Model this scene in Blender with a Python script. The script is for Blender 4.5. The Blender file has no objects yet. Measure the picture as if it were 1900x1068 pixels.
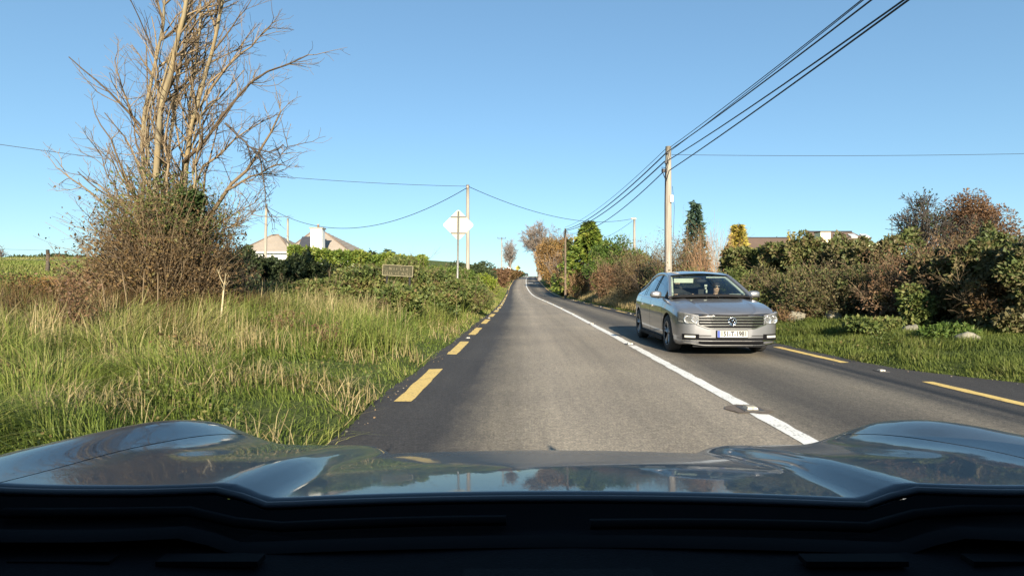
import bpy, bmesh, math, random
import numpy as np
from mathutils import Vector, Matrix

SC = bpy.context.scene
COL = SC.collection
PI = math.pi
rad = math.radians

# ------------------------------------------------------------------ camera
CAMH, FPX, VX, VY = 1.25, 1020.0, 970.0, 530.0     # lens height, focal length in photo pixels, vanishing point
cam_data = bpy.data.cameras.new('camera')
cam = bpy.data.objects.new('camera', cam_data)
COL.objects.link(cam)
cam.location = (0, 0, CAMH)
cam.rotation_euler = (rad(90), 0, 0)
cam_data.sensor_width = 36.0
cam_data.lens = 36.0 * FPX / 1900.0
cam_data.shift_x = -(VX - 950.0) / 1900.0
cam_data.shift_y = (VY - 534.0) / 1900.0
cam_data.clip_start = 0.05
cam_data.clip_end = 4000
SC.camera = cam

# ------------------------------------------------------------------ sky, sun, exposure
SUN_EL, SUN_AZ = rad(21), rad(7)                    # azimuth: to the right of straight behind the camera
to_sun = Vector((math.sin(SUN_AZ) * math.cos(SUN_EL), -math.cos(SUN_AZ) * math.cos(SUN_EL), math.sin(SUN_EL)))
world = bpy.data.worlds.new('World')
SC.world = world
world.use_nodes = True
wt = world.node_tree
sky = wt.nodes.new('ShaderNodeTexSky')
sky.sky_type = 'NISHITA'
sky.sun_disc = False
sky.sun_elevation = SUN_EL
sky.sun_rotation = PI - SUN_AZ
sky.altitude = 50
sky.air_density = 1.0
sky.dust_density = 0.0
sky.ozone_density = 2.5
bg = wt.nodes['Background']
bg.inputs['Strength'].default_value = 0.108
tone = wt.nodes.new('ShaderNodeMix'); tone.data_type = 'RGBA'; tone.blend_type = 'MULTIPLY'
tone.inputs[0].default_value = 1.0
tone.inputs[7].default_value = (.68, .935, 1.08, 1)      # the camera's cool white balance on the sky
gam = wt.nodes.new('ShaderNodeGamma'); gam.inputs['Gamma'].default_value = 0.66
wt.links.new(sky.outputs['Color'], gam.inputs['Color'])
wt.links.new(gam.outputs['Color'], tone.inputs[6])
wt.links.new(tone.outputs[2], bg.inputs['Color'])
sun_data = bpy.data.lights.new('sun', 'SUN')
sun_data.energy = 5.0
sun_data.angle = rad(0.53)
sun_data.color = (1.0, 0.88, 0.70)
sun = bpy.data.objects.new('sun', sun_data)
COL.objects.link(sun)
sun.rotation_euler = to_sun.to_track_quat('Z', 'Y').to_euler()
SC.view_settings.view_transform = 'Standard'
SC.view_settings.look = 'None'
SC.view_settings.gamma = 1.0
SC.view_settings.exposure = 1.34
SC.view_settings.use_curve_mapping = False
SC.render.engine = 'CYCLES'
SC.cycles.max_bounces = 6
SC.cycles.transparent_max_bounces = 8
SC.cycles.use_denoising = True

# ------------------------------------------------------------------ helpers
def tag(o, label=None, cat=None, group=None, kind=None):
    if label: o['label'] = label
    if cat: o['category'] = cat
    if group: o['group'] = group
    if kind: o['kind'] = kind
    return o

def thing(name, label, cat, loc=(0, 0, 0), rz=0.0, group=None):
    o = bpy.data.objects.new(name, None)
    o.empty_display_size = 0.2
    COL.objects.link(o)
    o.location = loc
    o.rotation_euler = (0, 0, rz)
    return tag(o, label, cat, group)

class MB:
    """collects vertices and faces and links them as one mesh object"""
    def __init__(self):
        self.v, self.f, self.t, self.n = [], {}, [], 0
    def add(self, V, F, tint=0.5, mat=0, smooth=True):
        V = np.asarray(V, dtype=np.float64).reshape(-1, 3)
        F = np.asarray(F, dtype=np.int64)
        self.v.append(V)
        t = np.asarray(tint, dtype=np.float64)
        self.t.append(np.broadcast_to(t, (len(V),)) if t.ndim == 0 else t)
        self.f.setdefault(F.shape[1], []).append((F + self.n, mat, smooth))
        self.n += len(V)
        return self
    def addl(self, V, faces, tint=0.5, mat=0, smooth=False):
        """faces of mixed size"""
        V = np.asarray(V, dtype=np.float64).reshape(-1, 3)
        by = {}
        for f in faces: by.setdefault(len(f), []).append(f)
        first = True
        n0 = self.n
        self.v.append(V); self.t.append(np.full(len(V), float(tint))); self.n += len(V)
        for k, fs in by.items():
            self.f.setdefault(k, []).append((np.array(fs) + n0, mat, smooth))
        return self
    def box(self, c, s, rot=None, tint=0.5, mat=0, taper=(1, 1)):
        x, y, z = s[0] / 2, s[1] / 2, s[2] / 2
        V = np.array([[-x, -y, -z], [x, -y, -z], [x, y, -z], [-x, y, -z],
                      [-x * taper[0], -y * taper[1], z], [x * taper[0], -y * taper[1], z], [x * taper[0], y * taper[1], z], [-x * taper[0], y * taper[1], z]])
        if rot is not None: V = V @ np.array(rot).T
        V = V + np.array(c)
        self.add(V, [[0, 3, 2, 1], [4, 5, 6, 7], [0, 1, 5, 4], [1, 2, 6, 5], [2, 3, 7, 6], [3, 0, 4, 7]], tint, mat, False)
        return self
    def tube(self, P, R, n=6, tint=0.5, mat=0, cap=True, smooth=True):
        P = np.asarray(P, dtype=np.float64)
        m = len(P)
        R = np.broadcast_to(np.asarray(R, dtype=np.float64), (m,))
        T = np.gradient(P, axis=0)
        T /= np.linalg.norm(T, axis=1, keepdims=True) + 1e-9
        ref = np.array([0.0, 0.0, 1.0]) if abs(T[:, 2]).mean() < 0.8 else np.array([1.0, 0.0, 0.0])
        A = np.cross(T, ref); A /= np.linalg.norm(A, axis=1, keepdims=True) + 1e-9
        B = np.cross(T, A)
        ang = np.arange(n) * 2 * PI / n
        V = P[:, None, :] + R[:, None, None] * (np.cos(ang)[None, :, None] * A[:, None, :] + np.sin(ang)[None, :, None] * B[:, None, :])
        i = np.arange(m - 1)[:, None] * n
        j = np.arange(n)[None, :]
        j2 = (j + 1) % n
        F = np.stack([i + j, i + j2, i + n + j2, i + n + j], -1).reshape(-1, 4)
        tt = np.repeat(np.broadcast_to(np.asarray(tint, dtype=np.float64), (m,)), n)
        self.add(V.reshape(-1, 3), F, tt, mat, smooth)
        if cap:
            nn = self.n - m * n
            for k, fl in ((0, True), (m - 1, False)):
                ring = [nn + k * n + q for q in range(n)]
                if not fl: ring = ring[::-1]
                self.f.setdefault(n, []).append((np.array([ring]), mat, False))
        return self
    def grid(self, V, closed_u=False, closed_v=False, tint=0.5, mat=0, smooth=True, flip=False):
        V = np.asarray(V, dtype=np.float64)
        a, b = V.shape[:2]
        i = np.arange(a if closed_u else a - 1); j = np.arange(b if closed_v else b - 1)
        I, J = np.meshgrid(i, j, indexing='ij')
        I2, J2 = (I + 1) % a, (J + 1) % b
        F = np.stack([I * b + J, I2 * b + J, I2 * b + J2, I * b + J2], -1).reshape(-1, 4)
        if flip: F = F[:, ::-1]
        self.add(V.reshape(-1, 3), F, tint, mat, smooth)
        return self
    def ball(self, c, r, nu=12, nv=8, tint=0.5, mat=0, rot=None):
        u = np.linspace(0, 2 * PI, nu, endpoint=False); v = np.linspace(0.02, PI - 0.02, nv)
        U, Vv = np.meshgrid(u, v, indexing='ij')
        r = np.broadcast_to(np.asarray(r, dtype=np.float64), (3,))
        X = np.stack([r[0] * np.cos(U) * np.sin(Vv), r[1] * np.sin(U) * np.sin(Vv), r[2] * np.cos(Vv)], -1)
        if rot is not None: X = X @ np.array(rot).T
        return self.grid(X + np.array(c), closed_u=True, tint=tint, mat=mat, flip=True)
    def lathe(self, prof, n=20, c=(0, 0, 0), axis='z', tint=0.5, mat=0):
        prof = np.asarray(prof, dtype=np.float64)
        a = np.arange(n) * 2 * PI / n
        r, h = prof[:, 0], prof[:, 1]
        X = np.stack([np.cos(a)[:, None] * r, np.sin(a)[:, None] * r, np.broadcast_to(h, (n, len(h)))], -1)
        if axis == 'x': X = X[..., [2, 0, 1]]
        if axis == 'y': X = X[..., [0, 2, 1]]
        return self.grid(X + np.array(c), closed_u=True, tint=tint, mat=mat)
    def mesh(self, name):
        V = np.concatenate(self.v) if self.v else np.zeros((0, 3))
        me = bpy.data.meshes.new(name)
        loops, starts, tot, mi, sm = [], [], [], [], []
        off = 0
        for k, lst in self.f.items():
            for F, m, s in lst:
                loops.append(F.reshape(-1)); cnt = len(F)
                starts.append(off + np.arange(cnt) * k); off += cnt * k
                mi.append(np.full(cnt, m)); sm.append(np.full(cnt, s))
        L = np.concatenate(loops); S = np.concatenate(starts)
        me.vertices.add(len(V)); me.vertices.foreach_set('co', V.astype(np.float32).ravel())
        me.loops.add(len(L)); me.loops.foreach_set('vertex_index', L.astype(np.int32))
        me.polygons.add(len(S)); me.polygons.foreach_set('loop_start', S.astype(np.int32))
        me.polygons.foreach_set('material_index', np.concatenate(mi).astype(np.int32))
        me.polygons.foreach_set('use_smooth', np.concatenate(sm).astype(bool))
        at = me.attributes.new('tint', 'FLOAT', 'POINT')
        at.data.foreach_set('value', np.concatenate(self.t).astype(np.float32))
        me.update(calc_edges=True)
        me.validate()
        return me
    def build(self, name, mats, parent=None, loc=None):
        me = self.mesh(name)
        for m in (mats if isinstance(mats, (list, tuple)) else [mats]): me.materials.append(m)
        o = bpy.data.objects.new(name, me)
        COL.objects.link(o)
        if parent is not None: o.parent = parent
        if loc is not None: o.location = loc
        return o

def obj_from(me, name, parent=None, loc=None, rz=None):
    o = bpy.data.objects.new(name, me)
    COL.objects.link(o)
    if parent is not None: o.parent = parent
    if loc is not None: o.location = loc
    if rz is not None: o.rotation_euler = (0, 0, rz)
    return o

def copy_tree(o, parent=None):
    c = o.copy(); COL.objects.link(c)
    if parent is not None:
        c.parent = parent
    for ch in list(o.children): copy_tree(ch, c)
    return c

def smooth01(x, a, b):
    t = np.clip((np.asarray(x, dtype=np.float64) - a) / (b - a), 0, 1)
    return t * t * (3 - 2 * t)

class Noise3:
    """cheap smooth pseudo-noise, about -1..1"""
    def __init__(self, seed, scale, n=10):
        r = np.random.default_rng(seed)
        k = r.normal(0, 1, (n, 3)); k /= np.linalg.norm(k, axis=1, keepdims=True)
        self.k = k * (2 * PI / scale) * r.uniform(0.6, 1.7, (n, 1)); self.p = r.uniform(0, 2 * PI, n); self.n = n
    def __call__(self, P):
        return np.sin(P @ self.k.T + self.p).sum(1) / math.sqrt(self.n) * 0.9

# ------------------------------------------------------------------ materials
class NT:
    def __init__(self, name):
        self.m = bpy.data.materials.new(name)
        self.m.use_nodes = True
        self.t = self.m.node_tree
        self.b = self.t.nodes['Principled BSDF']
        self.out = self.t.nodes['Material Output']
    def n(self, kind, **kw):
        nd = self.t.nodes.new(kind)
        for k, v in kw.items():
            if k in nd.inputs: nd.inputs[k].default_value = v
            else: setattr(nd, k, v)
        return nd
    def l(self, a, b): self.t.links.new(a, b)
    def set(self, **kw):
        for k, v in kw.items(): self.b.inputs[k.replace('_', ' ')].default_value = v
        return self
    def noise(self, scale, detail=6, rough=0.6, vec=None):
        nd = self.n('ShaderNodeTexNoise', Scale=scale, Detail=detail, Roughness=rough)
        if vec is None:
            vec = self.coord()
        self.l(vec, nd.inputs['Vector'])
        return nd.outputs['Fac']
    def coord(self):
        if not hasattr(self, '_c'):
            self._c = self.n('ShaderNodeTexCoord').outputs['Object']
        return self._c
    def scaled(self, sx, sy, sz):
        mp = self.n('ShaderNodeMapping')
        mp.inputs['Scale'].default_value = (sx, sy, sz)
        self.l(self.coord(), mp.inputs['Vector'])
        return mp.outputs['Vector']
    def ramp(self, fac, stops):
        r = self.n('ShaderNodeValToRGB')
        el = r.color_ramp.elements
        while len(el) < len(stops): el.new(0.5)
        for e, (p, c) in zip(el, stops):
            e.position = p; e.color = (*c, 1) if len(c) == 3 else c
        self.l(fac, r.inputs['Fac'])
        return r.outputs['Color']
    def mix(self, fac, a, b, mode='MIX'):
        m = self.n('ShaderNodeMix'); m.data_type = 'RGBA'; m.blend_type = mode
        for s, v in ((0, fac), (6, a), (7, b)):
            if isinstance(v, (int, float)): m.inputs[s].default_value = v
            elif isinstance(v, tuple): m.inputs[s].default_value = (*v, 1) if len(v) == 3 else v
            else: self.l(v, m.inputs[s])
        return m.outputs[2]
    def math(self, op, a, b=None):
        m = self.n('ShaderNodeMath'); m.operation = op
        for s, v in ((0, a), (1, b)):
            if v is None: continue
            if isinstance(v, (int, float)): m.inputs[s].default_value = v
            else: self.l(v, m.inputs[s])
        return m.outputs[0]
    def bump(self, h, strength=0.3, dist=0.02):
        bp = self.n('ShaderNodeBump', Strength=strength, Distance=dist)
        self.l(h, bp.inputs['Height']); self.l(bp.outputs['Normal'], self.b.inputs['Normal'])
    def color(self, c): self.l(c, self.b.inputs['Base Color'])
    def attr(self, name='tint'):
        a = self.n('ShaderNodeAttribute'); a.attribute_name = name
        return a.outputs['Fac']

def plain(name, c, rough=0.6, metal=0.0, var=0.12, scale=8, bump=0.0, spec=0.5, coat=0.0):
    m = NT(name)
    f = m.noise(scale, 5)
    lo = tuple(x * (1 - var) for x in c); hi = tuple(min(1, x * (1 + var)) for x in c)
    m.color(m.ramp(f, [(0.3, lo), (0.7, hi)]))
    m.set(Roughness=rough, Metallic=metal)
    m.b.inputs['Specular IOR Level'].default_value = spec
    if coat: m.b.inputs['Coat Weight'].default_value = coat; m.b.inputs['Coat Roughness'].default_value = 0.03
    if bump: m.bump(m.noise(scale * 6, 4), bump, 0.01)
    return m.m

def leafmat(name, stops, trans=0.3, rough=0.55):
    """leaf colour varies leaf by leaf through the tint attribute"""
    m = NT(name)
    c = m.ramp(m.attr(), [(i / (len(stops) - 1), s) for i, s in enumerate(stops)])
    m.color(c); m.set(Roughness=rough)
    m.b.inputs['Specular IOR Level'].default_value = 0.25
    if trans:
        tr = m.n('ShaderNodeBsdfTranslucent'); m.l(c, tr.inputs['Color'])
        ms = m.n('ShaderNodeMixShader'); ms.inputs[0].default_value = trans
        m.l(m.b.outputs[0], ms.inputs[1]); m.l(tr.outputs[0], ms.inputs[2]); m.l(ms.outputs[0], m.out.inputs['Surface'])
    return m.m

# ------------------------------------------------------------------ the road's line and the lie of the land
YT = np.arange(-80.0, 900.0, 1.0)
def table(pts, sig=5.0):
    xs, ys = zip(*pts)
    v = np.interp(YT, xs, ys)
    k = np.exp(-0.5 * (np.arange(-20, 21) / sig) ** 2); k /= k.sum()
    v = np.convolve(np.pad(v, 20, mode='edge'), k, 'valid')
    return lambda y: np.interp(y, YT, v)
Cx = table([(-80, 2.3), (12, 2.3), (30, 2.14), (45, 1.85), (65, 1.45), (104, .7), (154, .9), (200, 1.7), (260, 3.3), (300, 5), (400, 14), (900, 60)])
Lx = table([(-80, -1.28), (30, -1.3), (40, -1.45), (65, -2.0), (104, -2.55), (154, -2.5), (200, -1.5), (260, 0), (300, 1.7), (400, 10.5), (900, 56)])
Rx = table([(-80, 5.35), (9, 5.3), (22, 4.85), (32, 4.6), (45, 4.5), (65, 4.5), (104, 4.1), (154, 4.3), (200, 5.0), (260, 6.6), (300, 8.2), (400, 17), (900, 63)])
RZ = table([(-80, 0), (40, 0), (65, -.06), (80, .12), (104, 1.0), (154, 2.95), (200, 4.4), (260, 5.75), (300, 5.75), (340, 5.0), (420, 2), (900, 0)])
def Le(y): return Lx(y) - 0.24
def Re(y): return Rx(y) + 0.32 + 1.1 * (1 - smooth01(y, 6.2, 8.8))
_nz = Noise3(5, 7.0); _nz2 = Noise3(6, 1.6)
def rough(x, y, amp):
    P = np.stack([np.asarray(x, float).ravel(), np.asarray(y, float).ravel(), np.zeros(np.size(x))], 1)
    return ((_nz(P) * 0.7 + _nz2(P) * 0.3) * amp).reshape(np.shape(x))
def gz(x, y):
    """height of the ground"""
    x = np.asarray(x, dtype=np.float64); y = np.asarray(y, dtype=np.float64)
    z = RZ(y)
    d = Le(y) - x
    j = 1 - np.exp(-((y - 86) / 9.0) ** 2)
    L = (0.10 * smooth01(d, 0, .35) + 0.22 * smooth01(d, .3, 2) + .22 * smooth01(d, 2, 5) + .15 * smooth01(d, 5, 8)) * (0.25 + 0.75 * j)
    L = L + smooth01(d, 6, 26) * np.clip(y - 5, 0, 42) * 0.070
    L = L + smooth01(d, 1.5, 6) * smooth01(y, 100, 150) * 2.0
    d2 = x - Re(y)
    R = 0.10 * smooth01(d2, 0, .4) + .25 * smooth01(d2, .4, 2.2) + .12 * smooth01(d2, 2, 5) + smooth01(d2, 1.5, 6) * smooth01(y, 60, 120) * 0.8
    z = z + np.where(d > 0, L, np.where(d2 > 0, R, -0.05))
    return z + np.where((d > .3) | (d2 > .3), rough(x, y, .05) * np.clip(np.maximum(d, d2), 0, 1), 0)
def at(px, py, Y): return np.array([(px - VX) * Y / FPX, Y, CAMH + (VY - py) * Y / FPX])
def spot(px, Y):
    x = (px - VX) * Y / FPX
    return np.array([x, Y, float(gz(x, Y))])
def zat(py, Y): return CAMH + (VY - py) * Y / FPX
# ------------------------------------------------------------------ ground sheet
def build_ground():
    Y = np.concatenate([np.arange(-60, 0, 2.5), np.arange(0, 30, .6), np.arange(30, 110, 1.5), np.arange(110, 320, 3.5), np.geomspace(320, 1400, 26)])
    dl = np.concatenate([np.arange(0, 4, .4), np.arange(4, 14, .9), np.geomspace(14, 700, 26)])
    rows = []
    for y in Y:
        l, r = float(Le(min(y, 890))), float(Re(min(y, 890)))
        xs = np.concatenate([(l - dl)[::-1], np.linspace(l, r, 8)[1:-1], r + dl])
        yy = np.full(len(xs), y)
        rows.append(np.stack([xs, yy, gz(xs, np.minimum(yy, 890))], 1))
    m = NT('ground_mat')
    big = m.noise(0.12, 5); fine = m.noise(3.0, 8, .7); vf = m.noise(30, 4)
    a = m.ramp(big, [(.3, (.052, .075, .022)), (.55, (.085, .115, .032)), (.75, (.12, .125, .05))])
    b = m.ramp(fine, [(.3, (.05, .045, .022)), (.5, (.07, .095, .028)), (.75, (.135, .13, .06))])
    m.color(m.mix(.5, a, b)); m.set(Roughness=.95)
    m.b.inputs['Specular IOR Level'].default_value = .1
    m.bump(m.math('ADD', fine, vf), .8, .08)
    mb = MB(); mb.grid(np.array(rows), flip=True)
    o = mb.build('ground', m.m)
    tag(o, 'rolling grassy roadside land and field under everything', kind='structure')
build_ground()

def strip(y0, y1, fa, fb, n, z, nx=2, dy=None):
    Y = np.linspace(y0, y1, n)
    V = []
    for y in Y:
        a, b = float(fa(y)), float(fb(y))
        xs = np.linspace(a, b, nx)
        V.append(np.stack([xs, np.full(nx, y), np.full(nx, float(RZ(y)) + z)], 1))
    return np.array(V)

# asphalt: lane tone follows the lateral place on the road (carried by the tint attribute)
m = NT('asphalt')
lat = m.attr()
st = m.scaled(1, .13, 1)
wob = m.noise(1.1, 5, .6, st); wob2 = m.noise(5.0, 6, .65, m.scaled(1, .4, 1)); agg = m.noise(55, 5, .75); mid = m.noise(14, 6, .75); patch = m.noise(.35, 4)
agg2 = m.noise(22, 4, .8)
lat2 = m.math('ADD', lat, m.math('MULTIPLY', m.math('SUBTRACT', m.math('ADD', m.math('MULTIPLY', wob, .6), m.math('MULTIPLY', wob2, .4)), .5), .11))
DK, LT, MD = (.045, .044, .045), (.27, .24, .195), (.105, .095, .08)
def pos(x): return (x + 2.0) / 9.0
base = m.ramp(lat2, [(pos(-1.6), DK), (pos(-.65), DK), (pos(-.25), (.16, .143, .115)), (pos(.4), LT), (pos(1.3), (.22, .195, .157)), (pos(2.15), LT), (pos(2.55), (.15, .135, .11)),
                     (pos(3.0), (.072, .067, .06)), (pos(3.5), (.09, .083, .072)), (pos(4.15), (.16, .145, .118)), (pos(4.6), (.078, .073, .066)), (pos(5.0), (.05, .048, .047)), (pos(6.9), (.042, .041, .042))])
c = m.mix(1.0, base, m.ramp(agg, [(.28, (.34, .34, .34)), (.5, (1, 1, 1)), (.74, (2.0, 1.93, 1.8))]), 'MULTIPLY')
c = m.mix(1.0, c, m.ramp(mid, [(.3, (.72, .72, .72)), (.7, (1.25, 1.24, 1.22))]), 'MULTIPLY')
c = m.mix(1.0, c, m.ramp(agg2, [(.3, (.72, .72, .73)), (.7, (1.28, 1.26, 1.22))]), 'MULTIPLY')
cr = m.n('ShaderNodeTexVoronoi', Scale=1.1); cr.feature = 'DISTANCE_TO_EDGE'
wv = m.n('ShaderNodeVectorMath'); wv.operation = 'ADD'; m.l(m.scaled(1, .35, 1), wv.inputs[0])
nw = m.n('ShaderNodeTexNoise', Scale=2.5, Detail=5); m.l(m.coord(), nw.inputs['Vector']); m.l(nw.outputs['Color'], wv.inputs[1]); m.l(wv.outputs[0], cr.inputs['Vector'])
gate = m.ramp(m.noise(.22, 3), [(.52, (0, 0, 0)), (.62, (1, 1, 1))])
crk = m.ramp(cr.outputs['Distance'], [(0, (.55, .55, .55)), (.012, (1, 1, 1))])
c = m.mix(1.0, c, m.mix(gate, (1, 1, 1), crk), 'MULTIPLY')
streak = m.noise(2.2, 6, .7, m.scaled(1.6, .06, 1))
c = m.mix(1.0, c, m.ramp(streak, [(.3, (.84, .84, .85)), (.7, (1.15, 1.14, 1.12))]), 'MULTIPLY')
c = m.mix(1.0, c, m.ramp(patch, [(.3, (.78, .78, .80)), (.7, (1.14, 1.13, 1.1))]), 'MULTIPLY')
m.color(c); m.set(Roughness=.82)
m.b.inputs['Specular IOR Level'].default_value = .3
m.bump(m.math('ADD', agg, mid), .55, .012)
ASPHALT = m.m
Yr = np.concatenate([np.arange(-60, 30, 1.0), np.arange(30, 320, 2.0), np.arange(320, 440, 6.0)])
V, T = [], []
for y in Yr:
    xs = np.linspace(float(Le(y)) - .05 + .05 * math.sin(y * 1.7), float(Re(y)) + .05 + .05 * math.sin(y * 1.3), 28)
    V.append(np.stack([xs, np.full(28, y), np.full(28, float(RZ(y)))], 1))
    l, c_, r = float(Lx(y)), float(Cx(y)), float(Rx(y))
    # map the edge lines and the middle onto fixed places
    T.append(np.interp(xs, [l - .5, l, c_, r, r + 1.6], [-1.78, -1.28, 2.3, 5.3, 6.9]))
T = (np.array(T) + 2.0) / 9.0
mb = MB(); mb.grid(np.array(V), tint=T.ravel(), flip=True)
road = mb.build('road', ASPHALT)
tag(road, 'two lane grey asphalt road climbing to a crest', kind='structure')

mb = MB()
V = []
for x in np.linspace(0, -26, 30):
    w = 4.2 + 5.5 * math.exp(x / 2.2)
    ys = np.linspace(84 - w, 84 + w * .8, 14)
    xx = np.array([float(Le(q)) + .3 + x for q in ys])
    V.append(np.stack([xx, ys, np.maximum(gz(xx, ys), RZ(ys) - .05) + .07], 1))
mb.grid(np.array(V), tint=.08)
tag(mb.build('side_road', ASPHALT), 'dark asphalt mouth of the side road on the left', kind='structure')

# ---- painted lines and studs: pieces of the road
def paint(name, c, c2, thr):
    m = NT(name)
    w = m.noise(38, 6, .75); w2 = m.noise(4, 5)
    wear = m.ramp(m.math('ADD', m.math('MULTIPLY', w, .7), m.math('MULTIPLY', w2, .3)), [(thr - .05, (.10, .095, .085)), (thr + .03, c), (.75, c2)])
    m.color(wear); m.set(Roughness=.7)
    m.bump(w, .3, .005)
    return m.m
YEL = paint('yellow_paint', (.58, .41, .12), (.68, .50, .18), .43)
WHT = paint('white_paint', (.66, .65, .60), (.78, .77, .73), .43)
def ragged(y0, y1, fc, w, n, rng, z=.005):
    Y = np.linspace(y0, y1, n)
    V = []
    for k, y in enumerate(Y):
        c = float(fc(y)); e = rng.normal(0, .006, 2)
        yy = y + (rng.normal(0, .02, 2) if k in (0, n - 1) else np.zeros(2))
        V.append([[c - w / 2 + e[0], yy[0], float(RZ(y)) + z], [c + w / 2 + e[1], yy[1], float(RZ(y)) + z]])
    return np.array(V)
rng = np.random.default_rng(3)
k = -3
while True:
    y0 = 5.95 + 4.05 * k; k += 1
    if y0 > 62: break
    mb = MB(); mb.grid(ragged(y0, y0 + 2.3, Lx, .19, 14, rng), flip=True, smooth=False); mb.build('edge_dash', YEL, road)
    y1 = 4.85 + 4.1 * (k - 1)
    if y1 < 58:
        mb = MB(); mb.grid(ragged(y1, y1 + 2.3, Rx, .15, 14, rng), flip=True, smooth=False); mb.build('edge_dash', YEL, road)
for f, w, y0 in ((Lx, .17, 64), (Rx, .15, 60)):
    Y = np.arange(y0, 330, 2.0)
    mb = MB(); mb.grid(np.array([[[float(f(y)) - w / 2, y, float(RZ(y)) + .012], [float(f(y)) + w / 2, y, float(RZ(y)) + .012]] for y in Y]), flip=True)
    mb.build('edge_line', YEL, road)
studs = [5.55 + 6.15 * i for i in range(-1, 9)]
for i, s in enumerate(studs[:-1]):
    mb = MB(); mb.grid(ragged(s + .2, studs[i + 1] - .16, Cx, .165, 30, rng), flip=True, smooth=False); mb.build('centre_line', WHT, road)
Y = np.arange(studs[-1] + .2, 330, 2.0)
mb = MB(); mb.grid(np.array([[[float(Cx(y)) - .085, y, float(RZ(y)) + .012], [float(Cx(y)) + .085, y, float(RZ(y)) + .012]] for y in Y]), flip=True)
mb.build('centre_line', WHT, road)
for xa, xb in ((.35, 1.55), (2.1, 2.9)):
    y = 124.0
    mb = MB(); mb.grid(np.array([[[float(Cx(q)) + xa, q, float(RZ(q)) + .015], [float(Cx(q)) + xb, q, float(RZ(q)) + .015]] for q in (y, y + 1.2, y + 2.4)]), flip=True)
    mb.build('transverse_line', WHT, road)
STUD = plain('stud_body', (.36, .32, .25), .6, var=.3, scale=30)
LENS = plain('stud_lens', (.75, .75, .7), .15)
IRON = plain('stud_iron', (.06, .055, .05), .6)
def stud(x, y, k=1.0):
    mb = MB()
    z = float(RZ(y))
    mb.box((x, y, z + .008), (.2, .24, .012), mat=1)
    mb.box((x, y, z + .024), (.12, .14, .03), mat=0, taper=(.7, .55))
    mb.box((x - .03, y - .055, z + .026), (.035, .012, .014), mat=2)
    mb.box((x + .03, y - .055, z + .026), (.035, .012, .014), mat=2)
    if k < 1:
        mb.v = [(v - (x, y, z)) * k + (x, y, z) for v in mb.v]
    mb.build('road_stud', [STUD, IRON, LENS], road)
for s in studs: stud(float(Cx(s)), s)
for k in range(6):
    stud(float(Lx(13.1 + 8.1 * k)), 13.1 + 8.1 * k, .7)
    stud(float(Rx(8.05 + 8.2 * k)), 8.05 + 8.2 * k, .7)
# broken patch of surfacing round the nearest centre stud
mb = MB()
rr = np.random.default_rng(8)
y = studs[1]; x = float(Cx(y))
a = np.linspace(0, 2 * PI, 18, endpoint=False)
rx = .20 * (1 + rr.normal(0, .14, 18)); ry = .22 * (1 + rr.normal(0, .14, 18))
ring = np.stack([x - .02 + rx * np.cos(a), y + ry * np.sin(a), np.full(18, .009)], 1)
mb.addl(np.vstack([ring, [[x, y, .010]]]), [(q, (q + 1) % 18, 18) for q in range(18)])
mb.build('surface_patch', plain('patch', (.11, .085, .065), .9, var=.35, scale=25), road)

# loose chips and leaves on the verge edge of the road
mb = MB()
rr = np.random.default_rng(12)
for _ in range(170):
    y = rr.uniform(3.5, 30); side = rr.random() < .65
    x = (float(Le(y)) + abs(rr.normal(.05, .14))) if side else float(Re(y)) - abs(rr.normal(.05, .25))
    s = rr.uniform(.004, .013)
    mb.box((x, y, float(RZ(y)) + s * .4), (s * 1.4, s, s * .8), Matrix.Rotation(rr.uniform(0, 3), 3, 'Z'), tint=rr.random())
tag(mb.build('gravel', leafmat('chip_mat', [(.08, .07, .06), (.2, .18, .15), (.26, .16, .07)], 0)), 'loose chips and dead leaves along the road edges', kind='stuff')
# ------------------------------------------------------------------ plant machinery
def unit(v): return v / (np.linalg.norm(v, axis=-1, keepdims=True) + 1e-9)

def add_leaves(mb, P, size, rng, tint, aspect=.5, droop=0.0, out=None, outw=.6, mat=0):
    """one folded diamond leaf for each point"""
    n = len(P)
    if np.ndim(size) == 0: size = size * np.clip(np.exp(rng.normal(0, .3, n)), .5, 1.45)
    A = rng.normal(0, 1, (n, 3))
    if out is not None: A = unit(A) + outw * out
    A[:, 2] -= droop
    A = unit(A)
    B = unit(np.cross(A, rng.normal(0, 1, (n, 3))))
    C = np.cross(A, B)
    s = size * rng.uniform(.6, 1.4, n)[:, None] if np.ndim(size) == 0 else (size * rng.uniform(.6, 1.4, n))[:, None]
    w = s * aspect * .5
    V = np.stack([P, P + A * s * .45 + B * w + C * s * .08, P + A * s, P + A * s * .45 - B * w + C * s * .08], 1).reshape(-1, 3)
    F = np.arange(n * 4).reshape(n, 4)
    mb.add(V, F, np.repeat(np.clip(tint, 0, 1), 4), mat, False)

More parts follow.
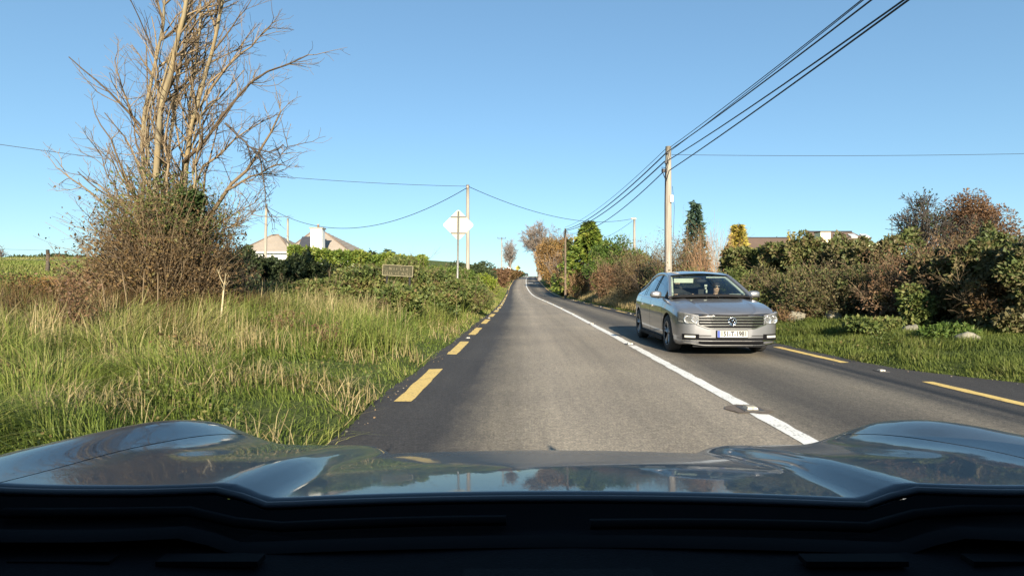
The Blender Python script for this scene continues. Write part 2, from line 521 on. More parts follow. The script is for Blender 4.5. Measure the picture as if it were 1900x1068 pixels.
def add_blades(mb, P, h, w, rng, tint, lean=.35, curl=.5, bias=None, mat=0):
    """bent grass blades: one quad and one tip triangle each"""
    n = len(P)
    az = rng.uniform(0, 2 * PI, n)
    D = np.stack([np.cos(az), np.sin(az), np.zeros(n)], 1)
    S = np.stack([-np.sin(az), np.cos(az), np.zeros(n)], 1)
    tw = rng.uniform(-1, 1, n)[:, None]
    S = unit(S + D * tw)
    l = np.abs(rng.normal(0, lean, n))[:, None]
    if bias is not None: D = D + bias
    h = h[:, None]; w = w[:, None] * .5
    Z = np.array([[0, 0, 1.0]])
    M = P + Z * h * .55 + D * h * l * .45
    T = P + Z * h * (1 - .25 * l) + D * h * l * (1 + curl)
    V = np.stack([P - S * w, P + S * w, M + S * w * .75, M - S * w * .75, T], 1).reshape(-1, 3)
    i = np.arange(n)[:, None] * 5
    tt = np.repeat(np.clip(tint, 0, 1), 5)
    mb.v.append(V); mb.t.append(tt)
    mb.f.setdefault(4, []).append((i + np.array([[0, 1, 2, 3]]) + mb.n, mat, False))
    mb.f.setdefault(3, []).append((i + np.array([[3, 2, 4]]) + mb.n, mat, False))
    mb.n += n * 5

def grow(rng, p, d, length, r, level, out, tips, wander=.12, up=.05, kids=5, ratio=.55, angle=(25, 60), nseg=6, rtip=.35, tmin=.25):
    p = np.array(p, float); d = unit(np.array(d, float))
    st = length / nseg
    path = [p.copy()]; dirs = [d.copy()]
    for _ in range(nseg):
        d = unit(d + rng.normal(0, wander, 3) + np.array([0, 0, up]))
        p = p + d * st
        path.append(p.copy()); dirs.append(d.copy())
    out.append((np.array(path), np.linspace(r, r * rtip, nseg + 1), level))
    if level == 0:
        tips.append((path[-1], d)); return
    for _ in range(kids):
        t = rng.uniform(tmin, 1.0); i = min(nseg, int(t * nseg))
        b = dirs[i]; ax = unit(np.cross(b, rng.normal(0, 1, 3))); a = rad(rng.uniform(*angle))
        nd = b * math.cos(a) + ax * math.sin(a)
        grow(rng, path[i], nd, length * ratio * rng.uniform(.6, 1.2) * (1.15 - .4 * t), r * (1 - t * (1 - rtip)) * .62, level - 1, out, tips, wander, up, kids, ratio, angle, max(3, nseg - 1), rtip, tmin)

def add_branches(mb, out, nmap=None, tintf=None, rmin=.0, rng=None):
    """tubes for grown branches; equal-shaped ones are added at once"""
    by = {}
    for P, R, lv in out: by.setdefault((len(P), lv), []).append((P, R))
    for (m, lv), lst in by.items():
        n = {0: 3, 1: 3, 2: 4}.get(lv, 6) if nmap is None else nmap(lv)
        P = np.array([a for a, _ in lst]); R = np.maximum(np.array([b for _, b in lst]), rmin)
        T = unit(np.gradient(P, axis=1))
        ref = np.where(np.abs(T[..., 2:3]) > .85, np.array([1.0, 0, 0]), np.array([0, 0, 1.0]))
        A = unit(np.cross(T, ref)); B = np.cross(T, A)
        ang = np.arange(n) * 2 * PI / n
        V = P[:, :, None, :] + R[:, :, None, None] * (np.cos(ang)[None, None, :, None] * A[:, :, None, :] + np.sin(ang)[None, None, :, None] * B[:, :, None, :])
        k = len(lst)
        base = (np.arange(k) * m * n)[:, None, None]
        i = (np.arange(m - 1) * n)[None, :, None]; j = np.arange(n)[None, None, :]; j2 = (j + 1) % n
        F = np.stack([base + i + j, base + i + j2, base + i + n + j2, base + i + n + j], -1).reshape(-1, 4)
        t = (rng.random(k) if rng is not None else np.full(k, .5))
        mb.add(V.reshape(-1, 3), F, np.repeat(t, m * n), 0, True)

def lobes_of(rng, w, d, h, n, squash=.8):
    """overlapping lumps that fill a w x d x h envelope standing on z=0"""
    L = []
    for i in range(n):
        u = unit(rng.normal(0, 1, 3)); q = rng.uniform(.35, .8)
        c = np.array([u[0] * w * .5 * q * .9, u[1] * d * .5 * q * .9, h * (.5 + .42 * u[2] * q)])
        r = np.array([w, d, h * squash]) * rng.uniform(.17, .30)
        L.append((c, r))
    L.append((np.array([0, 0, h * .42]), np.array([w * .4, d * .4, h * .42])))
    return L

def lobe_points(rng, L, n, gap=.0, gscale=.5, depth=.22, zmin=0.02):
    vol = np.array([(r[0] * r[1] + r[1] * r[2] + r[0] * r[2]) for _, r in L]); vol /= vol.sum()
    k = rng.choice(len(L), n, p=vol)
    C = np.array([c for c, _ in L])[k]; R = np.array([r for _, r in L])[k]
    U = unit(rng.normal(0, 1, (n, 3)))
    q = 1 - np.abs(np.where(rng.random(n) < .25, rng.uniform(0, .8, n), rng.normal(0, depth, n)))[:, None]
    P = C + U * R * q
    keep = P[:, 2] > zmin
    if gap > 0:
        nz = Noise3(int(rng.integers(1e6)), gscale)
        keep &= (nz(P) + rng.normal(0, .25, n)) > (-1.2 + gap * 1.6)
    return P[keep], U[keep]

def bush(name, label, cat, base, w, d, h, mat, n, leaf, seed, group=None, lobes=9, gap=.3, aspect=.55, twigs=0, twigmat=None, twig_r=.012, droop=.1, tint_amp=.3, gscale=None, depth=.22, tint0=.5, spread=1.0, part='foliage', gtwigs=1.0):
    rng = np.random.default_rng(seed)
    root = thing(name, label, cat, base, rng.uniform(-.2, .2), group)
    L = lobes_of(rng, w, d, h, lobes); n = int(n * 1.5)
    P, U = lobe_points(rng, L, n, gap, gscale or max(w, h) * .22, depth)
    nz = Noise3(seed + 1, max(w, h) * .35)
    t = tint0 + tint_amp * nz(P) * .5 + rng.normal(0, .18, len(P))
    mb = MB()
    add_leaves(mb, P, leaf, rng, t, aspect, droop, U, .7)
    mb.build(part, mat, root)
    if twigs:
        out, tips = [], []
        for _ in range(twigs):
            a = rng.uniform(0, 2 * PI); q = rng.uniform(0, .35)
            p = np.array([math.cos(a) * w * q * .5, math.sin(a) * d * q * .5, -.15])
            dd = np.array([math.cos(a) * w * .55 * rng.uniform(.2, 1) * spread, math.sin(a) * d * .55 * rng.uniform(.2, 1) * spread, h * rng.uniform(.7, 1.05)])
            ln = np.linalg.norm(dd) * gtwigs
            grow(rng, p, dd, ln, twig_r, 2 if twigs < 40 else 1, out, tips, .12, .03, 5, .42, (20, 55), 6)
        mb = MB(); add_branches(mb, out, rng=rng, rmin=twig_r * .3)
        mb.build('stem', twigmat, root)
    return root

def cane_bush(name, label, base, w, d, h, mat, stems, r, seed, group=None, fan=.5, kids=5, level=1, leafmat_=None, nleaf=0, leaf=.05, angle=(12, 40), ratio=.45, wander=.07):
    """bare shrub: many upright canes from the ground with finer twigs"""
    rng = np.random.default_rng(seed)
    root = thing(name, label, {'sapling_clump': 'tree'}.get(name, 'shrub'), base, 0, group)
    out, tips = [], []
    for _ in range(stems):
        a = rng.uniform(0, 2 * PI); q = math.sqrt(rng.random())
        off = np.array([math.cos(a) * w * .5 * q, math.sin(a) * d * .5 * q, 0])
        hh = h * (1 - .35 * q * q) * rng.uniform(.6, 1.0)
        p = off * (1 - fan) - np.array([0, 0, .15])
        dd = off * fan * 1.0 + np.array([0, 0, hh])
        grow(rng, p, dd, np.linalg.norm(dd), r * rng.uniform(.6, 1.2), level, out, tips, wander, .03, kids, ratio, angle, 6)
    mb = MB(); add_branches(mb, out, rng=rng, rmin=r * .25)
    mb.build('stem', mat, root)
    if nleaf:
        allp = np.concatenate([P for P, R, lv in out if lv <= 1])
        P = allp[rng.integers(0, len(allp), nleaf)] + rng.normal(0, .06, (nleaf, 3))
        P = P[P[:, 2] > .02]
        mb = MB(); add_leaves(mb, P, leaf, rng, rng.random(len(P)), .6, .2)
        mb.build('foliage', leafmat_, root)
    return root

def bare_tree(name, label, base, h, crown_w, bark, seed, group=None, levels=3, trunk_r=.2, kids=6, fork=.35, lean=(0, 0), rmin=.01, leafm=None, nleaf=0, leaf=.1, limbs=7, droop=0.05, angle=(25, 55), ratio=.55, wander=.12, upang=(.35, 1.0)):
    rng = np.random.default_rng(seed)
    root = thing(name, label, 'tree', base, 0, group)
    mb = MB()
    th = h * fork
    P = np.array([[lean[0] * t * th + rng.normal(0, .02) * th, lean[1] * t * th, -.2 + t * (th + .2)] for t in np.linspace(0, 1, 7)])
    mb.tube(P, np.linspace(trunk_r * 1.15, trunk_r * .8, 7), 8, tint=.5)
    mb.build('trunk', bark, root)
    out, tips = [], []
    for i in range(limbs):
        a = 2 * PI * (i + rng.uniform(-.3, .3)) / limbs
        s = rng.uniform(*upang)
        t = rng.uniform(.55, 1)
        p = P[min(6, int(t * 6))]
        reach = crown_w * .5 * rng.uniform(.6, 1.0)
        dd = np.array([math.cos(a) * reach * (1 - s * .75), math.sin(a) * reach * (1 - s * .75), (h - p[2]) * (.35 + .6 * s)])
        grow(rng, p, dd, np.linalg.norm(dd) * .72, trunk_r * .5, levels - 1, out, tips, wander, droop, kids, ratio, angle, 6)
    mb = MB(); add_branches(mb, out, rng=rng, rmin=rmin)
    mb.build('crown', bark, root)
    if nleaf:
        allp = np.concatenate([P for P, R, lv in out if lv <= 1])
        Q = allp[rng.integers(0, len(allp), nleaf)] + rng.normal(0, leaf * 1.5, (nleaf, 3))
        mb = MB(); add_leaves(mb, Q, leaf, rng, rng.random(len(Q)), .6, .2)
        mb.build('foliage', leafm, root)
    return root

def conifer(name, label, base, h, w, mat, bark, seed, group=None, whorls=16, per=9, leaf=.3, droop=.25, dens=14, tintup=.0, point=1.0, low=.08):
    rng = np.random.default_rng(seed)
    root = thing(name, label, 'tree', base, 0, group)
    mb = MB(); mb.tube([[0, 0, -.2], [0, 0, h * .5], [0, 0, h * .97]], [w * .045, w * .03, .01], 7); mb.build('trunk', bark, root)
    PP, UU, TT = [], [], []
    for i in range(whorls):
        t = low + (1 - low) * i / whorls
        R = w * .5 * (1 - t) ** point * rng.uniform(.8, 1.12) + w * .02
        for k in range(per):
            a = 2 * PI * k / per + rng.uniform(-.35, .35) + i * .7
            ln = R * rng.uniform(.65, 1.12)
            s = np.sqrt(rng.random(dens)) * ln
            u = np.array([math.cos(a), math.sin(a), 0])
            z = h * t + rng.uniform(-.5, .5) * h / whorls - s * droop + (s / max(ln, .01)) ** 2 * ln * .12
            p = u[None] * s[:, None] + np.stack([np.zeros(dens), np.zeros(dens), z], 1) + rng.normal(0, leaf * .22, (dens, 3))
            PP.append(p); UU.append(np.broadcast_to(u + np.array([0, 0, -droop]), (dens, 3))); TT.append(np.full(dens, .45 + rng.normal(0, .2) + tintup * t))
    P = np.concatenate(PP); mb = MB()
    add_leaves(mb, P, leaf, rng, np.concatenate(TT) + rng.normal(0, .12, len(P)), .42, .1, np.concatenate(UU), 1.6)
    mb.build('crown', mat, root)
    return root

def hedge(name, label, A, B, w, h, mat, n, leaf, seed, hA=None, bumps=.25, gap=.15, aspect=.6, tint_amp=.3, twigmat=None, cat='hedge', base=None):
    """a clipped run of foliage between two ground points"""
    rng = np.random.default_rng(seed); n = int(n * 2.4)
    A = np.array(A, float); B = np.array(B, float)
    root = thing(name, label, cat, ((A + B) / 2).tolist())
    c = (A + B) / 2
    t = rng.random(n); L = np.linalg.norm((B - A)[:2])
    ax = (B - A) / L; nx = np.array([-ax[1], ax[0], 0])
    face = rng.random(n)
    per = np.array([h, w, h]); per = per / per.sum()
    fid = np.searchsorted(np.cumsum(per), face)
    s = rng.random(n)
    off = np.where(fid == 0, -w / 2, np.where(fid == 2, w / 2, (s - .5) * w))
    z = np.where(fid == 1, h, s * h)
    z = z * (1 - .0 * t)
    nzv = Noise3(seed + 3, 1.8); nz2 = Noise3(seed + 4, .6)
    P0 = A[None] + (B - A)[None] * t[:, None] + nx[None] * off[:, None] + np.stack([np.zeros(n), np.zeros(n), z], 1)
    q = nzv(P0) * bumps + nz2(P0) * bumps * .5 - np.where(rng.random(n) < .35, rng.uniform(0, .55, n), np.abs(rng.normal(0, .10, n)))
    out = np.where((fid == 0)[:, None], -nx[None], np.where((fid == 2)[:, None], nx[None], np.array([[0, 0, 1.0]])))
    P = P0 + out * q[:, None]
    keep = (nz2(P) + rng.normal(0, .3, n)) > (-1.5 + gap * 1.6)
    P, out = P[keep], out[keep]
    tt = .5 + tint_amp * nzv(P) * .5 + rng.normal(0, .18, len(P))
    mb = MB(); add_leaves(mb, P - c, leaf, rng, tt, aspect, .05, out, .7); mb.build('foliage', mat, root)
    if twigmat:
        out_, tips = [], []
        for _ in range(int(L * 5)):
            p = A + (B - A) * rng.random() + nx * rng.uniform(-.2, .2) * w - c - np.array([0, 0, .15])
            grow(rng, p, (rng.normal(0, .25), rng.normal(0, .25), 1), h * .95, .018, 1, out_, tips, .12, .05, 6, .5, (25, 60), 5)
        mb = MB(); add_branches(mb, out_, rng=rng); mb.build('stem', twigmat, root)
    return root

# ------------------------------------------------------------------ plant colours
GRASS = leafmat('grass_blades', [(.07, .105, .02), (.13, .18, .032), (.19, .23, .048), (.27, .26, .085), (.37, .31, .15)], .4)
GRASS_R = leafmat('short_grass_blades', [(.055, .075, .018), (.11, .145, .03), (.16, .19, .042), (.22, .205, .075)], .4)
STRAW = leafmat('straw', [(.20, .15, .07), (.33, .26, .12), (.42, .34, .18), (.20, .19, .07)], .3)
BRAMBLE = leafmat('bramble_leaf', [(.04, .06, .02), (.075, .105, .027), (.12, .15, .04), (.17, .17, .055), (.17, .115, .055)], .25)
BROWNLEAF = leafmat('brown_leaf', [(.04, .026, .014), (.10, .062, .028), (.18, .115, .048), (.12, .105, .036)], .25)
REDLEAF = leafmat('russet_leaf', [(.075, .045, .028), (.14, .08, .045), (.20, .115, .06), (.11, .10, .045)], .25)
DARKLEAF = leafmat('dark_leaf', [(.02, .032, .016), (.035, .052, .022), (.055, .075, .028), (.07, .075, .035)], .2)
GREENLEAF = leafmat('green_leaf', [(.04, .07, .018), (.065, .11, .022), (.10, .15, .03), (.15, .17, .045)], .3)
LIMELEAF = leafmat('lime_leaf', [(.10, .15, .02), (.18, .23, .03), (.27, .29, .05)], .35)
GOLDLEAF = leafmat('gold_leaf', [(.20, .17, .03), (.36, .29, .05), (.45, .36, .08), (.16, .17, .035)], .3)
BEECH = leafmat('beech_leaf', [(.14, .085, .03), (.26, .15, .05), (.34, .21, .075), (.18, .14, .05)], .3)
OLIVEBROWN = leafmat('olive_brown_leaf', [(.035, .034, .018), (.08, .075, .032), (.15, .12, .055), (.075, .10, .03), (.12, .14, .045)], .25)
MUTEDGREEN = leafmat('muted_green_leaf', [(.05, .04, .02), (.06, .08, .025), (.10, .12, .035), (.14, .13, .05), (.13, .09, .045)], .25)
IVY = leafmat('ivy_leaf', [(.022, .04, .014), (.04, .065, .02), (.07, .10, .03)], .2, .4)
SPRUCE = leafmat('spruce_needles', [(.03, .055, .04), (.05, .085, .055), (.085, .12, .07)], .15)
CYPRESS = leafmat('cypress_sprays', [(.04, .07, .015), (.075, .12, .02), (.15, .19, .03), (.23, .24, .05)], .2)
TWIG = leafmat('twig_bark', [(.085, .06, .038), (.165, .12, .07), (.27, .20, .12)], 0, .8)
TWIG_GREY = leafmat('grey_twig_bark', [(.13, .11, .10), (.20, .17, .15), (.27, .23, .20)], 0, .8)
TWIG_RED = leafmat('red_twig_bark', [(.20, .115, .065), (.30, .18, .10), (.38, .25, .14)], 0, .8)
TWIG_DARK = leafmat('dark_twig_bark', [(.035, .03, .027), (.06, .05, .043), (.09, .075, .06)], 0, .8)
TWIG_PALE = leafmat('pale_stalk', [(.36, .29, .17), (.46, .38, .23), (.52, .45, .29)], 0, .8)
def barkmat(name, a, b, c):
    m = NT(name)
    f = m.noise(3.5, 8, .7, m.scaled(1, 1, .35)); g = m.noise(1.3, 5)
    m.color(m.mix(m.ramp(g, [(.4, (0, 0, 0)), (.65, (1, 1, 1))]), m.ramp(f, [(.3, a), (.7, b)]), c)); m.set(Roughness=.85)
    m.bump(f, .6, .03)
    return m.m
OCHRE_BARK = barkmat('ochre_bark', (.10, .075, .045), (.34, .255, .12), (.17, .15, .10))
GREY_BARK = barkmat('grey_bark', (.11, .095, .08), (.25, .215, .175), (.2, .18, .14))
# ------------------------------------------------------------------ poles, wires, signs, fence, houses
POLE = NT('weathered_wood')
_f = POLE.noise(2.2, 8, .7, POLE.scaled(6, 6, .35))
POLE.color(POLE.ramp(_f, [(.25, (.15, .13, .105)), (.5, (.28, .25, .205)), (.75, (.40, .365, .31))])); POLE.set(Roughness=.9); POLE.bump(_f, .5, .01)
POLE = POLE.m
STEEL = plain('galvanised_steel', (.42, .42, .40), .45, .6, .15, 20)
SIGNBACK = plain('sign_back_grey', (.36, .34, .255), .5, 0, .07, 4)
BLACKW = plain('cable_black', (.012, .013, .02), .6)
IRONM = plain('dark_iron', (.04, .04, .042), .6)
INSUL = plain('porcelain', (.35, .25, .18), .3)
PALEBOX = plain('pale_box', (.5, .5, .48), .5)

def pole(name, label, base, h, r, group=None, lean=(0, 0), rtop=.75, cat='utility pole'):
    root = thing(name, label, cat, base, 0, group)
    mb = MB()
    zz = np.linspace(-.3, h, 9)
    P = np.stack([lean[0] * zz, lean[1] * zz, zz], 1)
    mb.tube(P, np.linspace(r, r * rtop, 9), 12); mb.build('shaft', POLE, root)
    return root

# big pole behind the oncoming car
B1 = spot(1240, 23.5); B1[2] -= .0
h1 = zat(272, 23.5) - B1[2]
p1 = pole('utility_pole', 'tall weathered wooden pole behind the silver car, carrying a bundle of black cables', B1, h1, .165)
mb = MB(); mb.tube([[-.14, -.1, h1 - 1.05], [-.17, -.13, h1 - 2.5], [-.17, -.13, .3]], .028, 6); mb.build('cable_riser', BLACKW, p1)
mb = MB(); mb.box((.10, -.15, h1 - 2.25), (.12, .1, .3)); mb.build('junction_box', PALEBOX, p1)
mb = MB()
mb.box((-.10, -.13, h1 - .3), (.12, .10, .09)); mb.build('cable_clamp', BLACKW, p1); mb = MB()
mb.box((-.12, -.14, h1 - .7), (.12, .10, .12)); mb.build('cable_clamp', BLACKW, p1); mb = MB()
mb.box((-.2, -.12, h1 - 1.05), (.22, .10, .14)); mb.build('cable_clamp', BLACKW, p1); mb = MB()
mb.tube([[-.12, -.14, h1 - .95], [-.3, -.1, h1 - .9], [-.24, -.12, h1 - 1.2], [-.12, -.12, h1 - 1.5]], .018, 6)
mb.build('cable_loop', BLACKW, p1)
mb = MB(); mb.tube([[.16, -.05, h1 - 1.7], [.26, 0, h1 - 2.6], [.22, .05, h1 - 4]], .008, 5); mb.build('earth_wire', BLACKW, p1)
# others
B2 = spot(868, 33); h2 = zat(343, 33) - B2[2]
p2 = pole('utility_pole', 'slim pale pole standing just behind the diamond road sign', B2, h2, .125)
mb = MB(); mb.box((0, -.11, h2 - .15), (.1, .08, .1)); mb.build('insulator', INSUL, p2)
B3 = spot(1177, 52); h3 = zat(404, 52) - B3[2]
p3 = pole('utility_pole', 'distant grey pole among bare twigs left of the tall wooden pole', B3, h3, .14)
mb = MB(); mb.box((-.1, -.12, h3 - .1), (.5, .1, .12)); mb.build('insulator', INSUL, p3)
B4 = spot(1049, 56); h4 = zat(424, 56) - B4[2]
_P = POLE; POLE = plain('dark_old_wood', (.13, .095, .065), .9, 0, .35, 9)
p4 = pole('utility_pole', 'wooden pole half hidden by the dark conifer beside the climbing road', B4, h4, .12)
POLE = _P
mb = MB(); mb.box((0, -.16, h4 - .3), (.4, .1, .1)); mb.build('cable_clamp', IRONM, p4)
B5 = spot(931, 190); h5 = zat(441, 190) - B5[2]
p5 = pole('utility_pole', 'far pole with a dark crossarm beside a bare tree near the crest', B5, h5, .22)
mb = MB(); mb.box((0, -.25, h5 - .25), (3.0, .16, .2)); mb.build('crossarm', IRONM, p5)
for xx in (-1.35, 0, 1.35):
    mb = MB(); mb.tube([[xx, -.25, h5 - .15], [xx, -.25, h5 + .2]], .09, 6); mb.build('insulator', IRONM, p5)
B6 = spot(492, 47); h6 = zat(378, 47) - B6[2]
p6 = pole('utility_pole', 'thin pole in front of the left end of the white bungalow', B6, h6, .13, lean=(.02, 0))
mb = MB(); mb.tube([[.1, -.1, h6 - .1], [.35, -.1, h6 - .8], [.5, -.1, h6 - 1.1]], .05, 5); mb.build('cable_clamp', BLACKW, p6)
B7 = spot(534, 52); h7 = zat(405, 52) - B7[2]
p7 = pole('utility_pole', 'shorter thin pole in front of the bungalow roof valley', B7, h7, .12)

def wire(label, A, B, sag, r, group, n=24):
    A = np.array(A, float); B = np.array(B, float)
    t = np.linspace(0, 1, n)[:, None]
    P = A + (B - A) * t; P[:, 2] -= (sag * 4 * t * (1 - t))[:, 0]
    c = P[0].copy()
    mb = MB(); mb.tube(P - c, r, 5)
    o = mb.build('overhead_wire', BLACKW, loc=c.tolist())
    return tag(o, label, 'wire', group)
G1 = 'cables on the roadside poles'
T1 = np.array([B1[0], B1[1], B1[2] + h1])
far = np.array([7.5, -22.0, T1[2] + .35])
wl = [('thin topmost wire running overhead from the tall wooden pole', (.05, .05, -.05), .012, .6), ('thick black cable just under the top wire of the tall pole', (-.12, 0, -.28), .019, .66),
      ('second thick black cable from the tall pole, close below the first', (-.06, 0, -.62), .019, .80), ('thin wire between the thick cables and the lowest cable of the tall pole', (.1, .03, -.18), .011, .42), ('lowest thick cable leaving the tall pole apart from the bundle', (.0, 0, -1.05), .020, .52)]
for i, (lb, o, r, sg) in enumerate(wl):
    fo = np.array([(-.12, 0, .1), (-.25, 0, -.1), (-.35, 0, -.3), (.0, 0, .0), (-.75, 0, -.5)][i])
    wire(lb, T1 + np.array(o), far + fo, sg, r, G1)
T4 = np.array([B4[0], B4[1], B4[2] + h4])
wire('upper cable from the tall pole down towards the conifer by the road', T1 + np.array((-.12, 0, -.3)), T4 + np.array((0, -.1, -.1)), .55, .028, G1)
wire('middle cable from the tall pole down towards the conifer by the road', T1 + np.array((-.14, 0, -.62)), T4 + np.array((.05, -.1, -.2)), .6, .028, G1)
wire('lower slacker cable from the tall pole down behind the conifer', T1 + np.array((-.18, 0, -1.05)), T4 + np.array((.5, -.1, -.5)), .75, .022, G1)
wire('hair thin top wire from the tall pole towards the climbing road', T1 + np.array((-.06, 0, -.05)), T4 + np.array((-.1, -.1, .1)), .5, .012, G1)
G2 = 'wires across the sky'
T2 = np.array([B2[0], B2[1], B2[2] + h2])
wire('long wire crossing behind the bare tree to the slim pale pole', T2 + np.array((0, -.1, -.1)), at(-260, 228, 23), .55, .013, G2)
T3 = np.array([B3[0], B3[1], B3[2] + h3])
wire('wire from the slim pale pole across the road to the distant grey pole', T2 + np.array((.05, -.1, -.12)), T3 + np.array((-.2, -.1, -.1)), 1.0, .018, G2)
T6 = np.array([B6[0], B6[1], B6[2] + h6])
wire('slack wire sagging over the bungalow chimney to the thin pole', T2 + np.array((-.05, -.1, -.2)), T6 + np.array((.3, -.1, -.3)), 2.1, .020, G2, 40)
wire('nearly level thin wire right of the tall pole over the hedge', T1 + np.array((.2, .2, -.3)), at(2100, 280, 26), .12, .010, G2)
wire('faint wire from the distant grey pole down behind the green shrubs', T3 + np.array((-.2, 0, -.3)), at(1105, 445, 66), .3, .016, G2)

# ---- diamond warning sign seen from behind
S = spot(848, 23); dS = 23.0
rt = thing('road_sign', 'pale back of a diamond road sign on its tall steel post', 'road sign', S.tolist(), rad(3))
ztop, zc = zat(391, dS) - S[2], zat(417, dS) - S[2]
mb = MB(); mb.tube([[0, 0, -.3], [0.02, 0, 1.2], [.06, 0, ztop - .02]], .042, 12); mb.build('post', STEEL, rt)
def rounded_diamond(s, rc, n=5):
    pts = []
    for k in range(4):
        a = k * PI / 2
        cx, cz = math.cos(a) * (s - rc * 1.414), math.sin(a) * (s - rc * 1.414)
        for q in np.linspace(-PI / 4, PI / 4, n): pts.append((cx + rc * math.cos(a + q), cz + rc * math.sin(a + q)))
    return pts
pts = rounded_diamond(.66, .09)
mb = MB(); n = len(pts)
Vv = [(x + .05, .055, z + zc) for x, z in pts] + [(x + .05, .062, z + zc) for x, z in pts]
mb.addl(Vv, [tuple(range(n)), tuple(range(2 * n - 1, n - 1, -1))] + [(i, i + n, (i + 1) % n + n, (i + 1) % n) for i in range(n)])
mb.build('sign_plate', SIGNBACK, rt)
for dz in (.335, -.345):
    mb = MB(); mb.box((.05, .048, zc + dz), (.64, .022, .045)); mb.build('bracket_rail', IRONM, rt)
# small far signs near the crest
for px, py, Y, w, lab, cm in ((943, 499, 150, .75, 'small white square sign on the brown bank near the crest', plain('white_sign', (.75, .75, .72), .5)),
                              (961, 497, 165, .85, 'small yellow warning sign near the crest of the road', plain('yellow_sign', (.72, .58, .08), .5))):
    b = spot(px, Y); zc_ = zat(py, Y) - b[2]
    r_ = thing('road_sign', lab, 'road sign', b.tolist())
    mb = MB(); mb.tube([[0, 0, -.2], [0, 0, zc_ + .3]], .06, 8); mb.build('post', STEEL, r_)
    mb = MB(); pp = rounded_diamond(w, .1); n = len(pp)
    Vv = [(x, -.08, z + zc_) for x, z in pp] + [(x, -.06, z + zc_) for x, z in pp]
    mb.addl(Vv, [tuple(range(n)), tuple(range(2 * n - 1, n - 1, -1))] + [(i, i + n, (i + 1) % n + n, (i + 1) % n) for i in range(n)])
    mb.build('sign_plate', cm, r_)

# ---- overgrown name board in the brambles
D = 14.2
Sb = at(738, 502, D); gb = float(gz(Sb[0], D))
nb = thing('name_board', 'old overgrown roadside name board with a pale raised border and worn pale lettering', 'sign', (Sb[0], D, gb), rad(-4))
CREAM = plain('cream_paint', (.19, .165, .10), .7, 0, .25, 30)
MOSSY = plain('mossy_board', (.045, .043, .022), .9, 0, .4, 14, .4)
zb = Sb[2] - gb
tilt = Matrix.Rotation(rad(3), 3, 'Y')
W_, H_ = .79, .27
mb = MB(); mb.box((0, .02, zb), (W_, .02, H_), tilt); mb.build('board', MOSSY, nb)
for cx, cz, sx, sz in ((0, H_ / 2, W_, .016), (0, -H_ / 2, W_, .016), (-W_ / 2, 0, .017, H_), (W_ / 2, 0, .017, H_)):
    mb = MB(); v = tilt @ Vector((cx, 0, cz)); mb.box((v.x, .0 if sx < .1 else -.002, zb + v.z), (sx, .026, sz), tilt); mb.build('border', CREAM, nb)
rr = np.random.default_rng(21)
def strokes(cx, cz, hh, ww, kinds):
    mb = MB()
    for a, b, c, d in kinds:
        p = np.array([cx + a * ww, 0, cz + b * hh]); q = np.array([cx + c * ww, 0, cz + d * hh])
        p = tilt @ Vector(p); q = tilt @ Vector(q)
        mb.tube([[p.x, .004, zb + p.z], [q.x, .004, zb + q.z]], .0075, 4)
    mb.build('letter', CREAM, nb)
V1 = [(-.5, -.5, -.5, .5)]; 
L_ = [(-.5, .5, -.5, -.5), (-.5, -.5, .4, -.5)]; N_ = [(-.5, -.5, -.5, .5), (-.5, .5, .5, -.5), (.5, -.5, .5, .5)]; I_ = [(0, -.5, 0, .5)]
C_ = [(.4, .4, -.3, .5), (-.3, .5, -.5, 0), (-.5, 0, -.3, -.5), (-.3, -.5, .4, -.4)]; A_ = [(-.5, -.5, 0, .5), (0, .5, .5, -.5), (-.25, -.1, .25, -.1)]; E_ = [(-.5, .5, -.5, -.5), (-.5, .5, .4, .5), (-.5, 0, .2, 0), (-.5, -.5, .4, -.5)]
for i, (k, x) in enumerate(zip((N_, I_, I_, C_, L_, A_), (-.2, -.1, -.03, .09, .17, .24))): strokes(x, .055, .085, .045, k)
for i, (k, x) in enumerate(zip((C_, E_, I_, L_, I_, C_, N_, I_, E_, I_), (-.32, -.26, -.21, -.14, -.05, .03, .13, .2, .26, .32))): strokes(x, -.065, .07, .04, k)
for sx in (-.3, .3):
    mb = MB(); mb.tube([[sx, .05, -.2], [sx, .05, zb - .05]], .03, 8); mb.build('post', IRONM, nb)

# ---- field fence on the left
fpts = [(88, 26, 463), (-40, 24, 455), (205, 29, 470)]
for i, (px, Y, py) in enumerate(fpts):
    if i: continue
    b = spot(px, Y); hh = min(zat(py, Y) - b[2], 1.4)
    if px < 0 or px > 200: hh = 1.1
    mb = MB()
    zz = np.linspace(-.3, hh, 5)
    mb.tube(np.stack([.02 * np.sin(zz * 3), .01 * zz, zz], 1), [.085, .085, .08, .075, .07], 9)
    o = mb.build('fence_post', plain('old_post', (.075, .06, .045), .9, 0, .35, 10, .4), loc=b.tolist())
    tag(o, 'rough dark wooden post standing at the edge of the left field', 'fence post')
for k, hh in enumerate((.55, 1.0)):
    P = []
    for px, Y, py in [fpts[1], fpts[0], fpts[2]]:
        b = spot(px, Y); P.append([b[0], b[1] - .09, b[2] + hh])
    mb = MB(); mb.tube(P, .006, 4)
    tag(mb.build('fence_wire', STEEL), ['lower', 'upper'][k] + ' thin wire fixed to the dark wooden post of the left field', 'fence wire', 'wires of the field fence')

